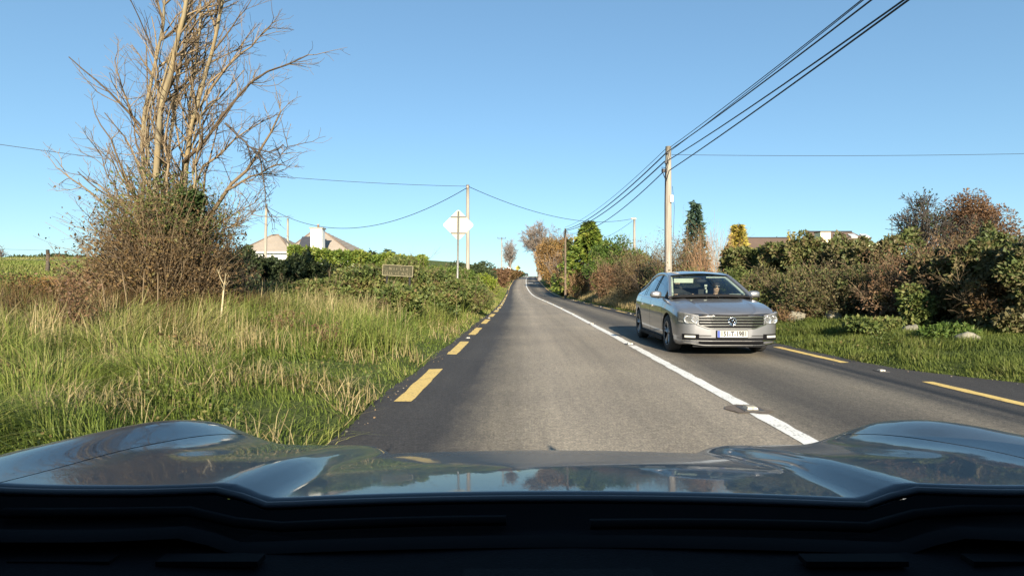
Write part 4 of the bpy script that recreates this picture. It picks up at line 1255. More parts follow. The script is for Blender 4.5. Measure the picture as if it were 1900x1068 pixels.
bush('ivy_clump', 'small ivy patch low on the left front of the brown thicket', 'ivy', (b[0], b[1], zat(565, 10.9)), .6, .5, .7, BRAMBLE, 1300, .05, 57, None, 6, .3, .75)
# pale saplings and stalks in front
def stalk(label, pts, r, seed, group='pale bare stalks before the thicket', fork=None):
    rng = np.random.default_rng(seed)
    P = np.array([at(px, py, Y) for px, py, Y in pts]); b = P[0].copy(); b[2] = float(gz(b[0], b[1])); P[0][2] = b[2] - .1
    root = thing('sapling', label, 'sapling', b.tolist(), 0, group)
    Q = resample(P - b, 10)
    mb = MB(); mb.tube(Q, np.linspace(r, r * .6, 10), 7); mb.build('stem', TWIG_PALE if fork else TWIG, root)
    out, tips = [], []
    for k in range(fork or 0): grow(rng, Q[-1 - (k > 2)], np.array([rng.normal(0, .3), rng.normal(0, .3), .9]), rng.uniform(.15, .34), r * .35, 1, out, tips, .1, .05, 2, .5, (20, 45), 4)
    if out:
        mb = MB(); add_branches(mb, out, rng=rng, rmin=.003); mb.build('twig', TWIG_PALE, root)
stalk('straight pale sapling with a forked top right of the thicket', [(403, 665, 9), (408, 610, 9), (413, 560, 9), (416, 528, 9)], .020, 61, fork=5)
stalk('leaning pale stalk, leftmost in front of the thicket', [(215, 665, 9), (200, 600, 9), (188, 515, 9)], .012, 62)
stalk('pale stalk bent to the left before the middle of the thicket', [(252, 655, 9.3), (240, 590, 9.3), (226, 500, 9.3)], .013, 63)
stalk('upright pale stalk near the thicket middle', [(255, 650, 9.1), (262, 590, 9.1), (268, 500, 9.1)], .012, 64)
stalk('thick pale stalk at the right of the thicket middle', [(290, 665, 9.2), (293, 590, 9.2), (293, 505, 9.2)], .014, 65)
# dead docks and weeds far left
def dock(label, px, py, Y, h, mat, seed, n=40):
    rng = np.random.default_rng(seed); b = spot(px, Y)
    root = thing('weed', label, 'weed', b.tolist(), 0, 'dead weeds on the left verge')
    mb = MB()
    P = np.stack([rng.normal(0, .13, n), rng.normal(0, .13, n), np.full(n, -.05)], 1)
    add_blades(mb, P, h * rng.uniform(.55, 1.1, n), np.full(n, .014), rng, rng.random(n), .3, .3); mb.build('stem', mat, root)
    mb = MB(); k = n * 14
    q = rng.random(k)
    Q = np.stack([rng.normal(0, .16, k), rng.normal(0, .16, k), h * (.25 + .7 * q)], 1); add_leaves(mb, Q, .04, rng, rng.random(k), .5); tag(mb.build('seed_head', mat, root), kind='stuff')
dock('orange brown tussock of dead weed near the field', 78, 575, 10.5, .75, BEECH, 71, 90)
dock('dark red brown dead dock stalks in the long grass', 142, 660, 7.6, .85, REDLEAF, 72, 60)
dock('dark withered dock beside the long grass at the frame edge', 30, 560, 10, .8, BROWNLEAF, 73, 60)
dock('short rusty dock in the grass nearer the road', 600, 640, 8.5, .42, REDLEAF, 75, 14)
dock('brown withered weed left of the middle of the long grass', 330, 700, 6.4, .4, BROWNLEAF, 76, 16)
dock('single brown dock spike in the grass right of the sapling', 530, 620, 9.5, .5, REDLEAF, 74, 20)
# far left skyline
for i, (px, Y, w, py) in enumerate(((40, 66, 5, 474), (95, 64, 6, 468), (140, 62, 4.5, 472))):
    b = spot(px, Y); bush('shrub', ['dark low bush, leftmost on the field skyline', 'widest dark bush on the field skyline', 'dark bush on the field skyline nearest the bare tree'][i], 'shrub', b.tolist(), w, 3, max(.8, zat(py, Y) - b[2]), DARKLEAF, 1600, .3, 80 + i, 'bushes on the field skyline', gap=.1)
b = spot(2, 75); bare_tree('bare_tree', 'small hazy bare tree at the far left skyline', b.tolist(), max(1.5, zat(450, 75) - b[2]), 3.5, TWIG_GREY, 84, None, 3, .1, 6, rmin=.02)
# ---- left hedge, bank and shrubs
hA, hB = spot(395, 20), spot(600, 24)
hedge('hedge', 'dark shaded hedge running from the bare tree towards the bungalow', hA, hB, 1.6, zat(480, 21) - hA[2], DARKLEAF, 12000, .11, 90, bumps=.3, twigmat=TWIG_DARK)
hA, hB = spot(535, 31), spot(790, 34)
hedge('hedge', 'clipped yellow green hedge in front of the bungalow', hA, hB, 1.6, zat(471, 32) - (hA[2] + hB[2]) / 2, CYPRESS, 15000, .14, 91, bumps=.15)
GB = 'bramble clumps on the left bank'
bl = [(520, 15.5, 2.6, 522, 'low bramble clump at the foot of the dark hedge', 5200), (610, 16, 2.4, 505, 'bramble clump below the clipped hedge', 5200), (690, 16.5, 2.4, 482, 'tall bramble clump left of the name board', 6500),
      (752, 16.3, 2.0, 466, 'highest bramble clump behind the name board', 6500), (738, 13.5, 1.3, 512, 'bramble clump growing below the name board', 3000), (805, 19, 2.4, 486, 'bramble clump right of the name board', 6000),
      (862, 21.5, 2.0, 508, 'bramble clump round the foot of the diamond sign', 5200), (888, 26, 1.6, 520, 'outermost bramble clump nearest the road edge', 4000), (812, 16.5, 1.6, 535, 'low bramble clump in front of the diamond sign', 3000)]
for i, (px, Y, w, py, lab, n) in enumerate(bl):
    b = spot(px, Y)
    bush('bramble', lab, 'bramble', b.tolist(), w, w * .8, max(.5, zat(py, Y) - b[2]), BRAMBLE, int(n * 1.5), .085, 100 + i, GB, 10, .25, .6, 18, TWIG, .008, tint_amp=.5, depth=.3)
b = spot(862, 31); bush('shrub', 'bright green leafy shrub behind the diamond sign post', 'shrub', b.tolist(), 2.6, 1.6, zat(487, 31) - b[2], GREENLEAF, 5200, .12, 120, tint0=.7, gap=.2)
b = spot(815, 30); bush('shrub', 'olive green shrub between the name board and the diamond sign', 'shrub', b.tolist(), 2.6, 1.6, zat(484, 30) - b[2], GREENLEAF, 5200, .12, 121, tint0=.55, gap=.2)
b = spot(905, 52); bush('shrub', 'lime yellow shrub beside the side road mouth', 'shrub', b.tolist(), 2.6, 2, zat(504, 52) - b[2], LIMELEAF, 3200, .16, 122, gap=.1)
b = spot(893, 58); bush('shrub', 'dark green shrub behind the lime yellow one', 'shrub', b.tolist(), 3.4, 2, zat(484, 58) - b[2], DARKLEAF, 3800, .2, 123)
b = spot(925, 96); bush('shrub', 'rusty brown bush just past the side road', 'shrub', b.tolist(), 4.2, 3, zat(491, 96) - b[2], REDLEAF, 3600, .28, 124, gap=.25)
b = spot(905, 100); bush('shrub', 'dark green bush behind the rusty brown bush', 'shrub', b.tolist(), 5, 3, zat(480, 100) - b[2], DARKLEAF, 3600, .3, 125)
for i, (px, Y, w, py) in enumerate(((940, 128, 5, 497), (952, 158, 5.5, 499), (962, 200, 6, 501))):
    b = spot(px, Y); bush('shrub', ['brown hedge bush on the left bank under the far pole', 'brown hedge bush halfway up the far left bank', 'last dark bush on the left bank before the crest'][i], 'shrub', b.tolist(), w, 6, max(1.0, zat(py, Y) - b[2]), (BROWNLEAF, BROWNLEAF, DARKLEAF)[i], 2600, .35, 126 + i, 'bushes along the far left bank', gap=.1)
b = spot(947, 215); bare_tree('bare_tree', 'pale bare tree beside the far crossarm pole', b.tolist(), zat(453, 215) - b[2], 8.5, TWIG_GREY, 130, None, 3, .3, 8, .2, rmin=.035, limbs=14, droop=.08).scale = (1.2, 1.2, 1.45)
for i, (px, Y, w, py) in enumerate(((665, 78, 3, 462), (690, 80, 4, 464), (722, 82, 3.4, 462))):
    b = spot(px, Y); conifer('conifer', ['dark conifer top just right of the bungalow roof', 'middle dark conifer above the clipped hedge', 'dark conifer behind the highest brambles'][i], b.tolist(), zat(py, Y) - b[2], w, DARKLEAF, GREY_BARK, 131 + i, 'dark conifers beyond the left hedge', 9, 7, .5, .2, 10)
b = spot(712, 60); bare_tree('bare_tree', 'thin bare sapling showing above the left brambles', b.tolist(), zat(448, 60) - b[2], 1.6, TWIG_GREY, 138, None, 2, .05, 5, rmin=.012, limbs=4)
for i, (px, Y, w, py) in enumerate(((835, 62, 3.0, 478), (848, 66, 2.4, 476), (882, 75, 4, 479))):
    b = spot(px, Y); bush('shrub', ['dark hedge bush left of the sign post in the distance', 'dark hedge bush right behind the sign post in the distance', 'dark hedge bush right of the slim pale pole'][i], 'shrub', b.tolist(), w, 2, zat(py, Y) - b[2], DARKLEAF, 1800, .24, 140 + i, 'dark bushes beyond the diamond sign')

# ---- right side, from the crest back towards the camera
b = spot(1001, 150); bare_tree('bare_tree', 'large pale bare tree leaning over the road near the crest', b.tolist(), zat(413, 150) - b[2], 10.5, TWIG_GREY, 150, None, 4, .38, 7, .3, rmin=.024, limbs=11, droop=.02, lean=(-.05, 0)).scale = (1.4, 1.3, 1.28)
b = spot(1024, 98); b[0] += .9; bush('tree', 'orange brown beech beside the large bare tree', 'tree', b.tolist(), 8.0, 6, zat(426, 98) - b[2], BEECH, 11000, .28, 151, None, 12, .35, .55, 10, TWIG, .06, tint_amp=.4, part='crown')
b = spot(1013, 118); b[0] += .9; bush('tree', 'brown leaved tree between the beech and the large bare tree', 'tree', b.tolist(), 6.5, 6, zat(440, 118) - b[2], BEECH, 4200, .3, 152, None, 9, .35, .55, 8, TWIG, .07, part='crown')
b = spot(1036, 72); b[0] += .9; bush('shrub', 'grey brown twiggy shrub below the beech', 'shrub', b.tolist(), 3.6, 3, zat(462, 72) - b[2], BROWNLEAF, 4200, .2, 153, None, 9, .3, .5, 24, TWIG_GREY, .03)
b = spot(1022, 84); b[0] += .9; bush('shrub', 'low green bush at the road edge below the beech', 'shrub', b.tolist(), 2.2, 2, zat(500, 84) - b[2], GREENLEAF, 2000, .2, 154)
b = spot(1092, 60); conifer('conifer', 'broad yellow green conifer above the right hedgerow', b.tolist(), zat(410, 60) - b[2], 8.2, CYPRESS, GREY_BARK, 155, None, 26, 16, .38, .2, 36, .08, .85)
b = spot(1054, 62); conifer('conifer', 'narrow dark conifer hugging the wooden pole', b.tolist(), zat(440, 62) - b[2], 2.2, MUTEDGREEN, GREY_BARK, 156, None, 18, 10, .3, .25, 16)
b = spot(1112, 45); b[0] += .9; bush('shrub', 'big green evergreen shrub below the yellow green conifer', 'shrub', b.tolist(), 4.6, 3, zat(438, 45) - b[2], GREENLEAF, 9500, .17, 157, None, 12, .25, .5, tint_amp=.5)
b = spot(1160, 44); b[0] += .9; bush('shrub', 'green evergreen shrub left of the bare thicket', 'shrub', b.tolist(), 4.0, 3, zat(452, 44) - b[2], GREENLEAF, 6500, .17, 158, None, 11, .25, .5, tint_amp=.5)
b = spot(1108, 38); b[0] += .9; bush('shrub', 'russet leaved bush in front of the green evergreens', 'shrub', b.tolist(), 2.8, 2, zat(474, 38) - b[2], REDLEAF, 5200, .11, 159, None, 9, .3, .5, 26, TWIG, .014)
b = spot(1066, 50); b[0] += .9; bush('shrub', 'low brown bush under the wooden pole by the road', 'shrub', b.tolist(), 3.6, 2.4, zat(497, 50) - b[2], BROWNLEAF, 4800, .14, 160, None, 9, .25, .5, 20, TWIG_RED, .016)
b = spot(1160, 68); b[0] += .9; cane_bush('sapling_clump', 'pale bare saplings beside the distant grey pole', b.tolist(), 5, 3, zat(418, 68) - b[2], TWIG_GREY, 26, .03, 161, None, .3, 6, 2)
b = spot(1200, 31); thicket('thicket', 'grey brown bare thicket left of the tall wooden pole', b.tolist(), 3.4, 2.6, zat(428, 31) - b[2], 162, 330, 9000, TWIG, BROWNLEAF, .012, .15, .08, prof=.65)
b = spot(1215, 27); bush('shrub', 'dark hollow bush in front of the bare thicket', 'shrub', b.tolist(), 2.2, 1.8, zat(478, 27) - b[2], DARKLEAF, 3600, .085, 163, None, 8, .4, .5, 30, TWIG_DARK, .01)
b = spot(1268, 25.5); thicket('thicket', 'rounded brown thicket just right of the tall wooden pole', b.tolist(), 2.4, 2.2, zat(404, 25.5) - b[2], 164, 300, 7000, TWIG, BROWNLEAF, .010, .15, .07, prof=.6)
b = spot(1328, 24); cane_bush('shrub', 'clump of upright orange brown canes behind the car roof', b.tolist(), 2.5, 1.8, zat(405, 24) - b[2], TWIG_RED, 130, .013, 165, None, .35, 5, 1)
b = spot(1262, 22.5); thicket('thicket', 'dark leafy undergrowth behind the car at the pole foot', b.tolist(), 2.2, 1.4, zat(472, 22.5) - b[2], 166, 130, 8000, TWIG, BRAMBLE, .008, .2, .07)
b = spot(1290, 44); conifer('conifer', 'blue green spruce with a pointed top above the canes', b.tolist(), zat(373, 44) - b[2], 3.2, SPRUCE, GREY_BARK, 167, None, 22, 12, .30, .35, 16, .0, .95)
b = spot(1369, 31); conifer('conifer', 'golden yellow conifer at the left end of the low brown roof', b.tolist(), zat(416, 31) - b[2], 2.1, GOLDLEAF, GREY_BARK, 168, None, 20, 11, .2, .05, 20, .15, .65)
b = spot(1467, 40); conifer('conifer', 'small golden conifer between the two brown roofs', b.tolist(), zat(424, 40) - b[2], 1.3, GOLDLEAF, GREY_BARK, 169, None, 14, 7, .16, .05, 8, 0, .7)
b = spot(1445, 40); bare_tree('bare_tree', 'sparse leafy sapling above the low brown roof', b.tolist(), zat(416, 40) - b[2], 1.8, TWIG_GREY, 170, None, 2, .04, 5, rmin=.01, leafm=DARKLEAF, nleaf=160, leaf=.12, limbs=5)
b = spot(1524, 52); bare_tree('bare_tree', 'reddish bare spreading tree behind the cream chimney', b.tolist(), zat(411, 52) - b[2], 4.6, TWIG_RED, 171, None, 4, .12, 6, .55, rmin=.014, limbs=9, droop=-.02, upang=(.1, .6))
# the right hedge, rear to front
hA, hB = spot(1370, 21), spot(1512, 17.5)
hedge('hedge', 'green leafy hedge behind the silver car bonnet', hA, hB, 1.5, zat(461, 19) - hA[2], MUTEDGREEN, 15000, .10, 180, bumps=.22, gap=.15, tint_amp=.5, twigmat=TWIG)
b = spot(1440, 16.6); thicket('thicket', 'dusky bramble thicket right of the car mirror', b.tolist(), 2.0, 1.3, zat(505, 16.6) - b[2], 181, 160, 8000, TWIG_DARK, BRAMBLE, .008, .2, .06)
b = spot(1375, 18.5); bush('shrub', 'olive undergrowth behind the car windscreen', 'shrub', b.tolist(), 2.4, 1.3, zat(488, 18.5) - b[2], BRAMBLE, 5200, .075, 182, None, 9, .3)
b = spot(1540, 14.9); thicket('thicket', 'rounded brown bramble bush above the pale stone', b.tolist(), 2.1, 1.7, zat(468, 14.9) - b[2], 183, 260, 17000, TWIG, OLIVEBROWN, .008, .3, .065, prof=.6)
hA, hB = spot(1540, 17.5), spot(1680, 15)
hedge('hedge', 'dark green hedge below the skylight roof', hA, hB, 1.5, zat(466, 16.5) - hA[2], OLIVEBROWN, 10000, .10, 184, bumps=.3, gap=.25, tint_amp=.5, twigmat=TWIG)
b = spot(1705, 12.6); thicket('thicket', 'big russet brown bush hung with dead leaves right of the hollow', b.tolist(), 1.9, 1.7, zat(432, 12.6) - b[2], 185, 240, 17000, TWIG, REDLEAF, .008, .3, .05, prof=.65)
b = spot(1700, 11.6); bush('ivy_clump', 'green ivy clump at the foot of the russet bush', 'ivy', b.tolist(), .85, .7, zat(515, 11.6) - b[2], BRAMBLE, 3600, .06, 186, None, 7, .15, .75)
b = spot(1715, 18); bare_tree('bare_tree', 'dark bare twiggy tree above the russet bush', b.tolist(), zat(368, 18) - b[2], 2.6, TWIG_DARK, 187, None, 4, .07, 6, .45, rmin=.006, leafm=DARKLEAF, nleaf=900, leaf=.06, limbs=10).scale = (1.25, 1.25, 1.3)
b = spot(1806, 21); bush('tree', 'tall rounded brown tree standing above the right hedge', 'tree', b.tolist(), 2.9, 2.6, zat(336, 21) - b[2], REDLEAF, 36000, .07, 188, None, 16, .3, .5, 22, TWIG_RED, .03, tint_amp=.25, part='crown', depth=.25, gtwigs=.62)
b = spot(1790, 17); thicket('thicket', 'brown twiggy mass under the tall rounded tree', b.tolist(), 3.2, 1.8, zat(400, 17) - b[2], 189, 420, 16000, TWIG, BROWNLEAF, .010, .2, .07, prof=.6)
hA, hB = spot(1745, 12.6), spot(1990, 9.6)
hedge('hedge', 'tall olive brown hedge at the right frame edge', hA, hB, 1.6, zat(474, 11.5) - hA[2], OLIVEBROWN, 26000, .075, 190, bumps=.35, gap=.3, tint_amp=.6, twigmat=TWIG_DARK)
b = spot(1890, 19); conifer('conifer', 'green conifer behind the hedge at the right frame edge', b.tolist(), zat(438, 19) - b[2], 2.4, SPRUCE, GREY_BARK, 191, None, 14, 9, .2, .2, 12)
b = spot(1640, 24); cane_bush('shrub', 'bare grey twigs sticking up right of the skylight roof', b.tolist(), 2.4, 1.2, zat(428, 24) - b[2], TWIG_GREY, 26, .012, 192, None, .3, 5, 1)
b = spot(1478, 14.8)
thicket('brushwood', 'low heap of cut brown brushwood on the verge by the car', b.tolist(), 1.9, .9, .38, 193, 110, 2200, TWIG_RED, BROWNLEAF, .008, .3, .05, cat='brushwood')
b = spot(1620, 11.4); bush('weed', 'dark leafy weed mound on the right verge', 'weed', b.tolist(), 1.5, .8, .35, BRAMBLE, 3000, .06, 194, None, 7, .2)
b = spot(1760, 9.8); bush('weed', 'rough green weed tuft in front of the tall olive hedge', 'weed', b.tolist(), 1.2, .6, .28, GREENLEAF, 2200, .055, 195, None, 7, .2)
for i, (px, Y, w, py, mt) in enumerate(((1420, 16.9, 2.2, 492, OLIVEBROWN), (1500, 15.4, 2.0, 484, BRAMBLE), (1600, 14.2, 2.0, 478, OLIVEBROWN), (1655, 12.9, 1.5, 500, BROWNLEAF), (1745, 11.9, 1.8, 470, OLIVEBROWN), (1850, 10.6, 1.8, 490, BROWNLEAF))):
    b = spot(px, Y)
    bush('bramble', ['bramble veil over the hedge just right of the car mirror', 'bramble veil between the car and the pale stone', 'bramble veil over the hedge below the cream chimney', 'brown bramble at the mouth of the dark hollow', 'bramble veil joining the russet bush to the tall olive hedge', 'brown bramble draped on the tall olive hedge'][i], 'bramble', b.tolist(), w, 1.3, zat(py, Y) - b[2], mt, 5200, .065, 220 + i, 'brambles draped on the right hedge', 10, .4, .55, 16, TWIG, .008, tint_amp=.6, depth=.35)
# hedgerow going on up the hill on the right
for i, (px, Y, w, py, mt) in enumerate(((1010, 135, 5, 480, BROWNLEAF), (1006, 175, 7, 470, DARKLEAF), (1003, 215, 7, 482, BROWNLEAF), (1012, 250, 8, 490, DARKLEAF))):
    b = spot(px, Y); b[0] = max(b[0], float(Re(Y)) + w * .5 + .5); b[2] = float(gz(b[0], Y))
    bush('shrub', ['brown hedgerow bush below the large bare tree', 'dark ivy covered bush behind the large bare tree', 'brown bush high on the right of the climbing road', 'last dark bush on the right before the crest'][i], 'shrub', b.tolist(), w, 7, zat(py, Y) - b[2], mt, 3000, .35, 200 + i, 'hedgerow bushes on the climbing road')
# ------------------------------------------------------------------ cars
def paintmat(name, c, metal=.6, rough=.32, flake=.1):
    m = NT(name)
    f = m.noise(900, 2)
    d = m.noise(2.5, 5)
    m.color(m.mix(.5, m.ramp(f, [(.35, tuple(x * (1 - flake) for x in c)), (.65, tuple(min(1, x * (1 + flake)) for x in c))]), m.ramp(d, [(.3, tuple(x * .93 for x in c)), (.7, c)])))
    m.set(Metallic=metal, Roughness=rough)
    m.b.inputs['Coat Weight'].default_value = 1.0; m.b.inputs['Coat Roughness'].default_value = .04
    return m.m
SILVER = paintmat('silver_paint', (.245, .243, .250), .7, .36)
DARKPAINT = paintmat('dark_paint', (.02, .02, .024), .3, .4)
BLACKP = plain('black_plastic', (.012, .012, .013), .75, 0, .12, 8, 0, .2)
GRILLB = plain('grille_black', (.006, .006, .007), .9, 0, .12, 8, 0, .08)
CHROME = plain('chrome', (.78, .78, .77), .12, 1.0, .03)
RUBBER = plain('tyre_rubber', (.022, .021, .020), .85, 0, .2, 20)
ALLOY = plain('alloy', (.30, .30, .31), .35, .8, .1)
CABIN = plain('cabin_trim', (.022, .022, .024), .8)
PALEV = plain('visor_cloth', (.62, .63, .52), .9)
WHITEP = plain('plate_white', (.44, .44, .38), .6, 0, .03)
BLUEP = plain('plate_blue', (.02, .05, .35), .5)
INKP = plain('plate_ink', (.03, .03, .035), .6)
def glassmat(name, tint, tr):
    m = NT(name)
    m.t.nodes.remove(m.b)
    g = m.n('ShaderNodeBsdfGlossy'); g.inputs['Roughness'].default_value = .02; g.inputs['Color'].default_value = (.9, .95, 1, 1)
    t = m.n('ShaderNodeBsdfTransparent'); t.inputs['Color'].default_value = (*tint, 1)
    ge = m.n('ShaderNodeNewGeometry'); vm = m.n('ShaderNodeVectorMath'); vm.operation = 'DOT_PRODUCT'
    m.l(ge.outputs['Incoming'], vm.inputs[0]); m.l(ge.outputs['Normal'], vm.inputs[1])
    fz = m.math('POWER', m.math('SUBTRACT', 1.0, m.math('ABSOLUTE', vm.outputs['Value'])), 5.0)
    ms = m.n('ShaderNodeMixShader')
    m.l(m.math('ADD', m.math('MULTIPLY', fz, .95), tr), ms.inputs[0]); m.l(t.outputs[0], ms.inputs[1]); m.l(g.outputs[0], ms.inputs[2]); m.l(ms.outputs[0], m.out.inputs['Surface'])
    return m.m
WSGLASS = glassmat('windscreen_glass', (.62, .68, .65), .04)
SIDEGLASS = glassmat('side_glass', (.25, .29, .28), .12)
LAMPG = glassmat('lamp_glass', (.9, .9, .9), .08)
LAMPR = plain('lamp_reflector', (.85, .85, .84), .18, .8, .1, 30)
LAMPH = plain('lamp_housing', (.20, .20, .205), .4, .3, .3, 40)
LAMPW = plain('lamp_bright', (.36, .36, .33), .3, 0, .05)
AMBER = plain('amber_lens', (.6, .25, .05), .3)

cl = lambda x, tb: np.interp(x, *zip(*tb))
CW = [(0, .36), (.02, .54), (.05, .69), (.10, .79), (.18, .85), (.3, .89), (.5, .908), (1.2, .916), (3.5, .916), (4.1, .895), (4.45, .84), (4.66, .75), (4.74, .62), (4.767, .45)]
CB = [(0, .24), (.1, .20), (.3, .18), (.6, .17), (4.0, .18), (4.4, .24), (4.767, .34)]
CS = [(0, .62), (.05, .67), (.12, .72), (.3, .80), (.6, .87), (1.0, .925), (1.4, .96), (2.5, .975), (3.5, 1.0), (4.2, 1.01), (4.6, .99), (4.767, .92)]
CT = [(0, .68), (.04, .735), (.10, .765), (.25, .82), (.5, .885), (.9, .95), (1.25, .995), (1.5, 1.0), (3.7, 1.03), (4.0, 1.08), (4.4, 1.075), (4.68, 1.05), (4.767, .96)]
def catmull(P, n):
    P = np.array(P); k = len(P); t = np.linspace(0, k - 1, n); i = np.minimum(t.astype(int), k - 2); f = (t - i)[:, None]
    p0 = P[np.maximum(i - 1, 0)]; p1 = P[i]; p2 = P[i + 1]; p3 = P[np.minimum(i + 2, k - 1)]
    return .5 * (2 * p1 + (p2 - p0) * f + (2 * p0 - 5 * p1 + 4 * p2 - p3) * f ** 2 + (3 * p1 - p0 - 3 * p2 + p3) * f ** 3)
def body_section(u):
    W, zb, S, T = cl(u, CW), cl(u, CB), cl(u, CS), cl(u, CT)
    h = S - zb
    pr = [(0, zb), (W - .16, zb), (W - .05, zb + .03), (W - .02, zb + .14), (W - .008, zb + .30 * h), (W, zb + .55 * h), (W - .004, zb + .76 * h), (W - .012, zb + .82 * h), (W - .05, zb + .95 * h), (W - .10, S), (W - .20, S + .35 * (T - S)), (.60 * W, S + .74 * (T - S) + .010 * (u < 1.3)), (.52 * W, S + .80 * (T - S)), (.25 * W, S + .97 * (T - S)), (0, T)]
    return catmull(pr, 44)
WH_U, WH_R = (.90, 3.69), .335

def bool_cut(o, cutters):
    for c in cutters:
        md = o.modifiers.new('b', 'BOOLEAN'); md.operation = 'DIFFERENCE'; md.object = c; md.solver = 'EXACT'
    dg = bpy.context.evaluated_depsgraph_get()
    me = bpy.data.meshes.new_from_object(o.evaluated_get(dg))
    o.modifiers.clear(); old = o.data; o.data = me
    for c in cutters:
        m_ = c.data; bpy.data.objects.remove(c); bpy.data.meshes.remove(m_)
    return o

def make_car(name, label, loc, rz, paint, plate=True):
    root = thing(name, label, 'car', loc, rz)
    us = np.concatenate([[0, .008, .02, .035, .05, .07, .1, .14, .18, .24], np.linspace(.3, 4.4, 64), [4.5, 4.58, 4.66, 4.70, 4.74, 4.767]])
    rows = []
    for u in us:
        s = body_section(u)
        full = np.concatenate([s, (s * np.array([-1, 1]))[-2:0:-1]])
        rows.append(np.stack([full[:, 0], np.full(len(full), u), full[:, 1]], 1))
    rows = np.array(rows); nr = rows.shape[1]
    mb = MB(); mb.grid(rows, closed_v=True, flip=True)
    n0 = (len(us) - 1) * nr
    for row, fl in ((0, False), (n0, True)):
        ring = [row + q for q in range(nr)]
        mb.f.setdefault(nr, []).append((np.array([ring[::-1] if fl else ring]), 0, False))
    body = mb.build('body', [paint, BLACKP], root)
    bm = bmesh.new(); bm.from_mesh(body.data); bmesh.ops.recalc_face_normals(bm, faces=bm.faces); bm.to_mesh(body.data); bm.free()
    # wheel wells
    cut = []
    for u in WH_U:
        for sx in (-1, 1):
            c = MB(); c.lathe([(0, -.2), (.375, -.2), (.375, .5), (0, .5)], 36, (0, 0, 0), 'x')
            cut.append(c.build('well', BLACKP, loc=(sx * .78 - (.15), u, .335)))
    body.parent = None
    bpy.context.view_layer.update()
    bool_cut(body, cut); body.parent = root
    me = body.data
    bm = bmesh.new(); bm.from_mesh(me)
    kill = []
    for f in bm.faces:
        c = f.calc_center_median(); f.normal_update()
        if 1.42 < c.y < 3.62 and abs(c.x) < .77 and c.z > .9: kill.append(f)
        wheel = min(abs(c.y - u) for u in WH_U) < .38 and abs(c.x) > .4 and c.z < .75 and (abs(f.normal.x) < .35) and any((v.co.x ** 2 > .3) for v in f.verts) and math.hypot(c.y - min(WH_U, key=lambda q: abs(q - c.y)), c.z - .335) < .385
        if wheel or f.normal.z < -.85: f.material_index = 1
    bmesh.ops.delete(bm, geom=kill, context='FACES')
    bm.to_mesh(me); bm.free()
    for p in me.polygons: p.use_smooth = len(p.vertices) <= 4
    # sharp enough edges stay crisp
    me.update()

    def ufront(x, z):
        w = abs(x)
        tb = [(a, b) for b, a in CW[:8]]
        return float(np.interp(w, *zip(*tb)))
    def strip(nm, x0, x1, zlo, zhi, mat, out=.012, n=24, par=root, back=.03):
        xs = np.linspace(x0, x1, n)
        zl = np.array([zlo(x) if callable(zlo) else zlo for x in xs]); zh = np.array([zhi(x) if callable(zhi) else zhi for x in xs])
        uf = np.array([ufront(x, 0) for x in xs])
        # outward direction in plan
        tx, ty = np.gradient(xs), np.gradient(uf); L = np.hypot(tx, ty); nx, ny = ty / L, -tx / L
        if x1 < x0: nx, ny = -nx, -ny
        f = np.stack([xs + nx * out, uf + ny * out], 1); b = np.stack([xs - nx * back, uf - ny * back], 1)
        V = np.stack([np.column_stack([f, zl]), np.column_stack([f, zh]), np.column_stack([b, zh]), np.column_stack([b, zl])], 1)
        mb = MB(); mb.grid(V, closed_v=True, smooth=False, flip=(x1 < x0))
        k = len(xs)
        mb.f.setdefault(4, []).append((np.array([[0, 1, 2, 3], [(k - 1) * 4 + 3, (k - 1) * 4 + 2, (k - 1) * 4 + 1, (k - 1) * 4]]), 0, False))
        return mb.build(nm, mat, par)
    # grille with chrome bars
    gl = lambda x: .490 + .055 * max(0, abs(x) - .40) / .16
    gr = strip('grille', -.56, .56, gl, .690, GRILLB, .012)
    strip('chrome_bar', -.60, .60, lambda x: .474 + .055 * max(0, abs(x) - .40) / .16, lambda x: .492 + .055 * max(0, abs(x) - .40) / .16, CHROME, .022, par=gr, back=-.008)
    for z in (.535, .582, .629, .672): strip('chrome_bar', -.53 - .5 * (z - .535), .53 + .5 * (z - .535), z - .007, z + .007, CHROME, .020, par=gr, back=-.008)
    strip('bonnet_gap', -.74, .74, lambda x: .697 + .03 * abs(x), lambda x: .708 + .03 * abs(x), BLACKP, .006)
    for sx in (-1, 1):
        lo = lambda x: .545 + .03 * (abs(x) - .56) / .3 + .03 * max(0, .62 - abs(x)) / .06
        hi = lambda x: .700 + .055 * max(0, abs(x) - .56) / .3
        hl = strip('headlight', sx * .565, sx * .868, lo, hi, LAMPH, .012, 20)
        strip('lens', sx * .57, sx * .864, lambda x: lo(x) + .006, lambda x: hi(x) - .006, LAMPG, .040, 18, hl, -.036)
        for xc, r in ((.635, .052), (.752, .058)):
            mb = MB(); q = ufront(xc, 0)
            mb.lathe([(0, .02), (r * .55, .012), (r * .8, -.004), (r, -.020), (r * 1.08, -.02), (r * 1.08, .03)], 18, (sx * xc, q - .014, .628), 'y'); mb.build('reflector', LAMPR, hl)
        strip('daylight_bar', sx * .60, sx * .855, lambda x: lo(x) + .010, lambda x: lo(x) + .032, LAMPW, .024, 14, hl)
        fr_ = strip('fog_lamp_surround', sx * .56, sx * .82, .285, lambda x: .385, GRILLB, .010, 14)
        strip('fog_lamp', sx * .62, sx * .79, .325, .362, LAMPW, .018, 12, fr_)
        strip('chrome_bar', sx * .54, sx * .83, .272, .285, CHROME, .018, 12, fr_, -.006)
    it = strip('lower_intake', -.56, .56, .225, .325, GRILLB, .010)
    strip('chrome_bar', -.60, .60, .268, .281, CHROME, .018, par=it, back=-.006)
    strip('intake_slat', -.55, .55, .298, .306, BLACKP, .016, par=it)
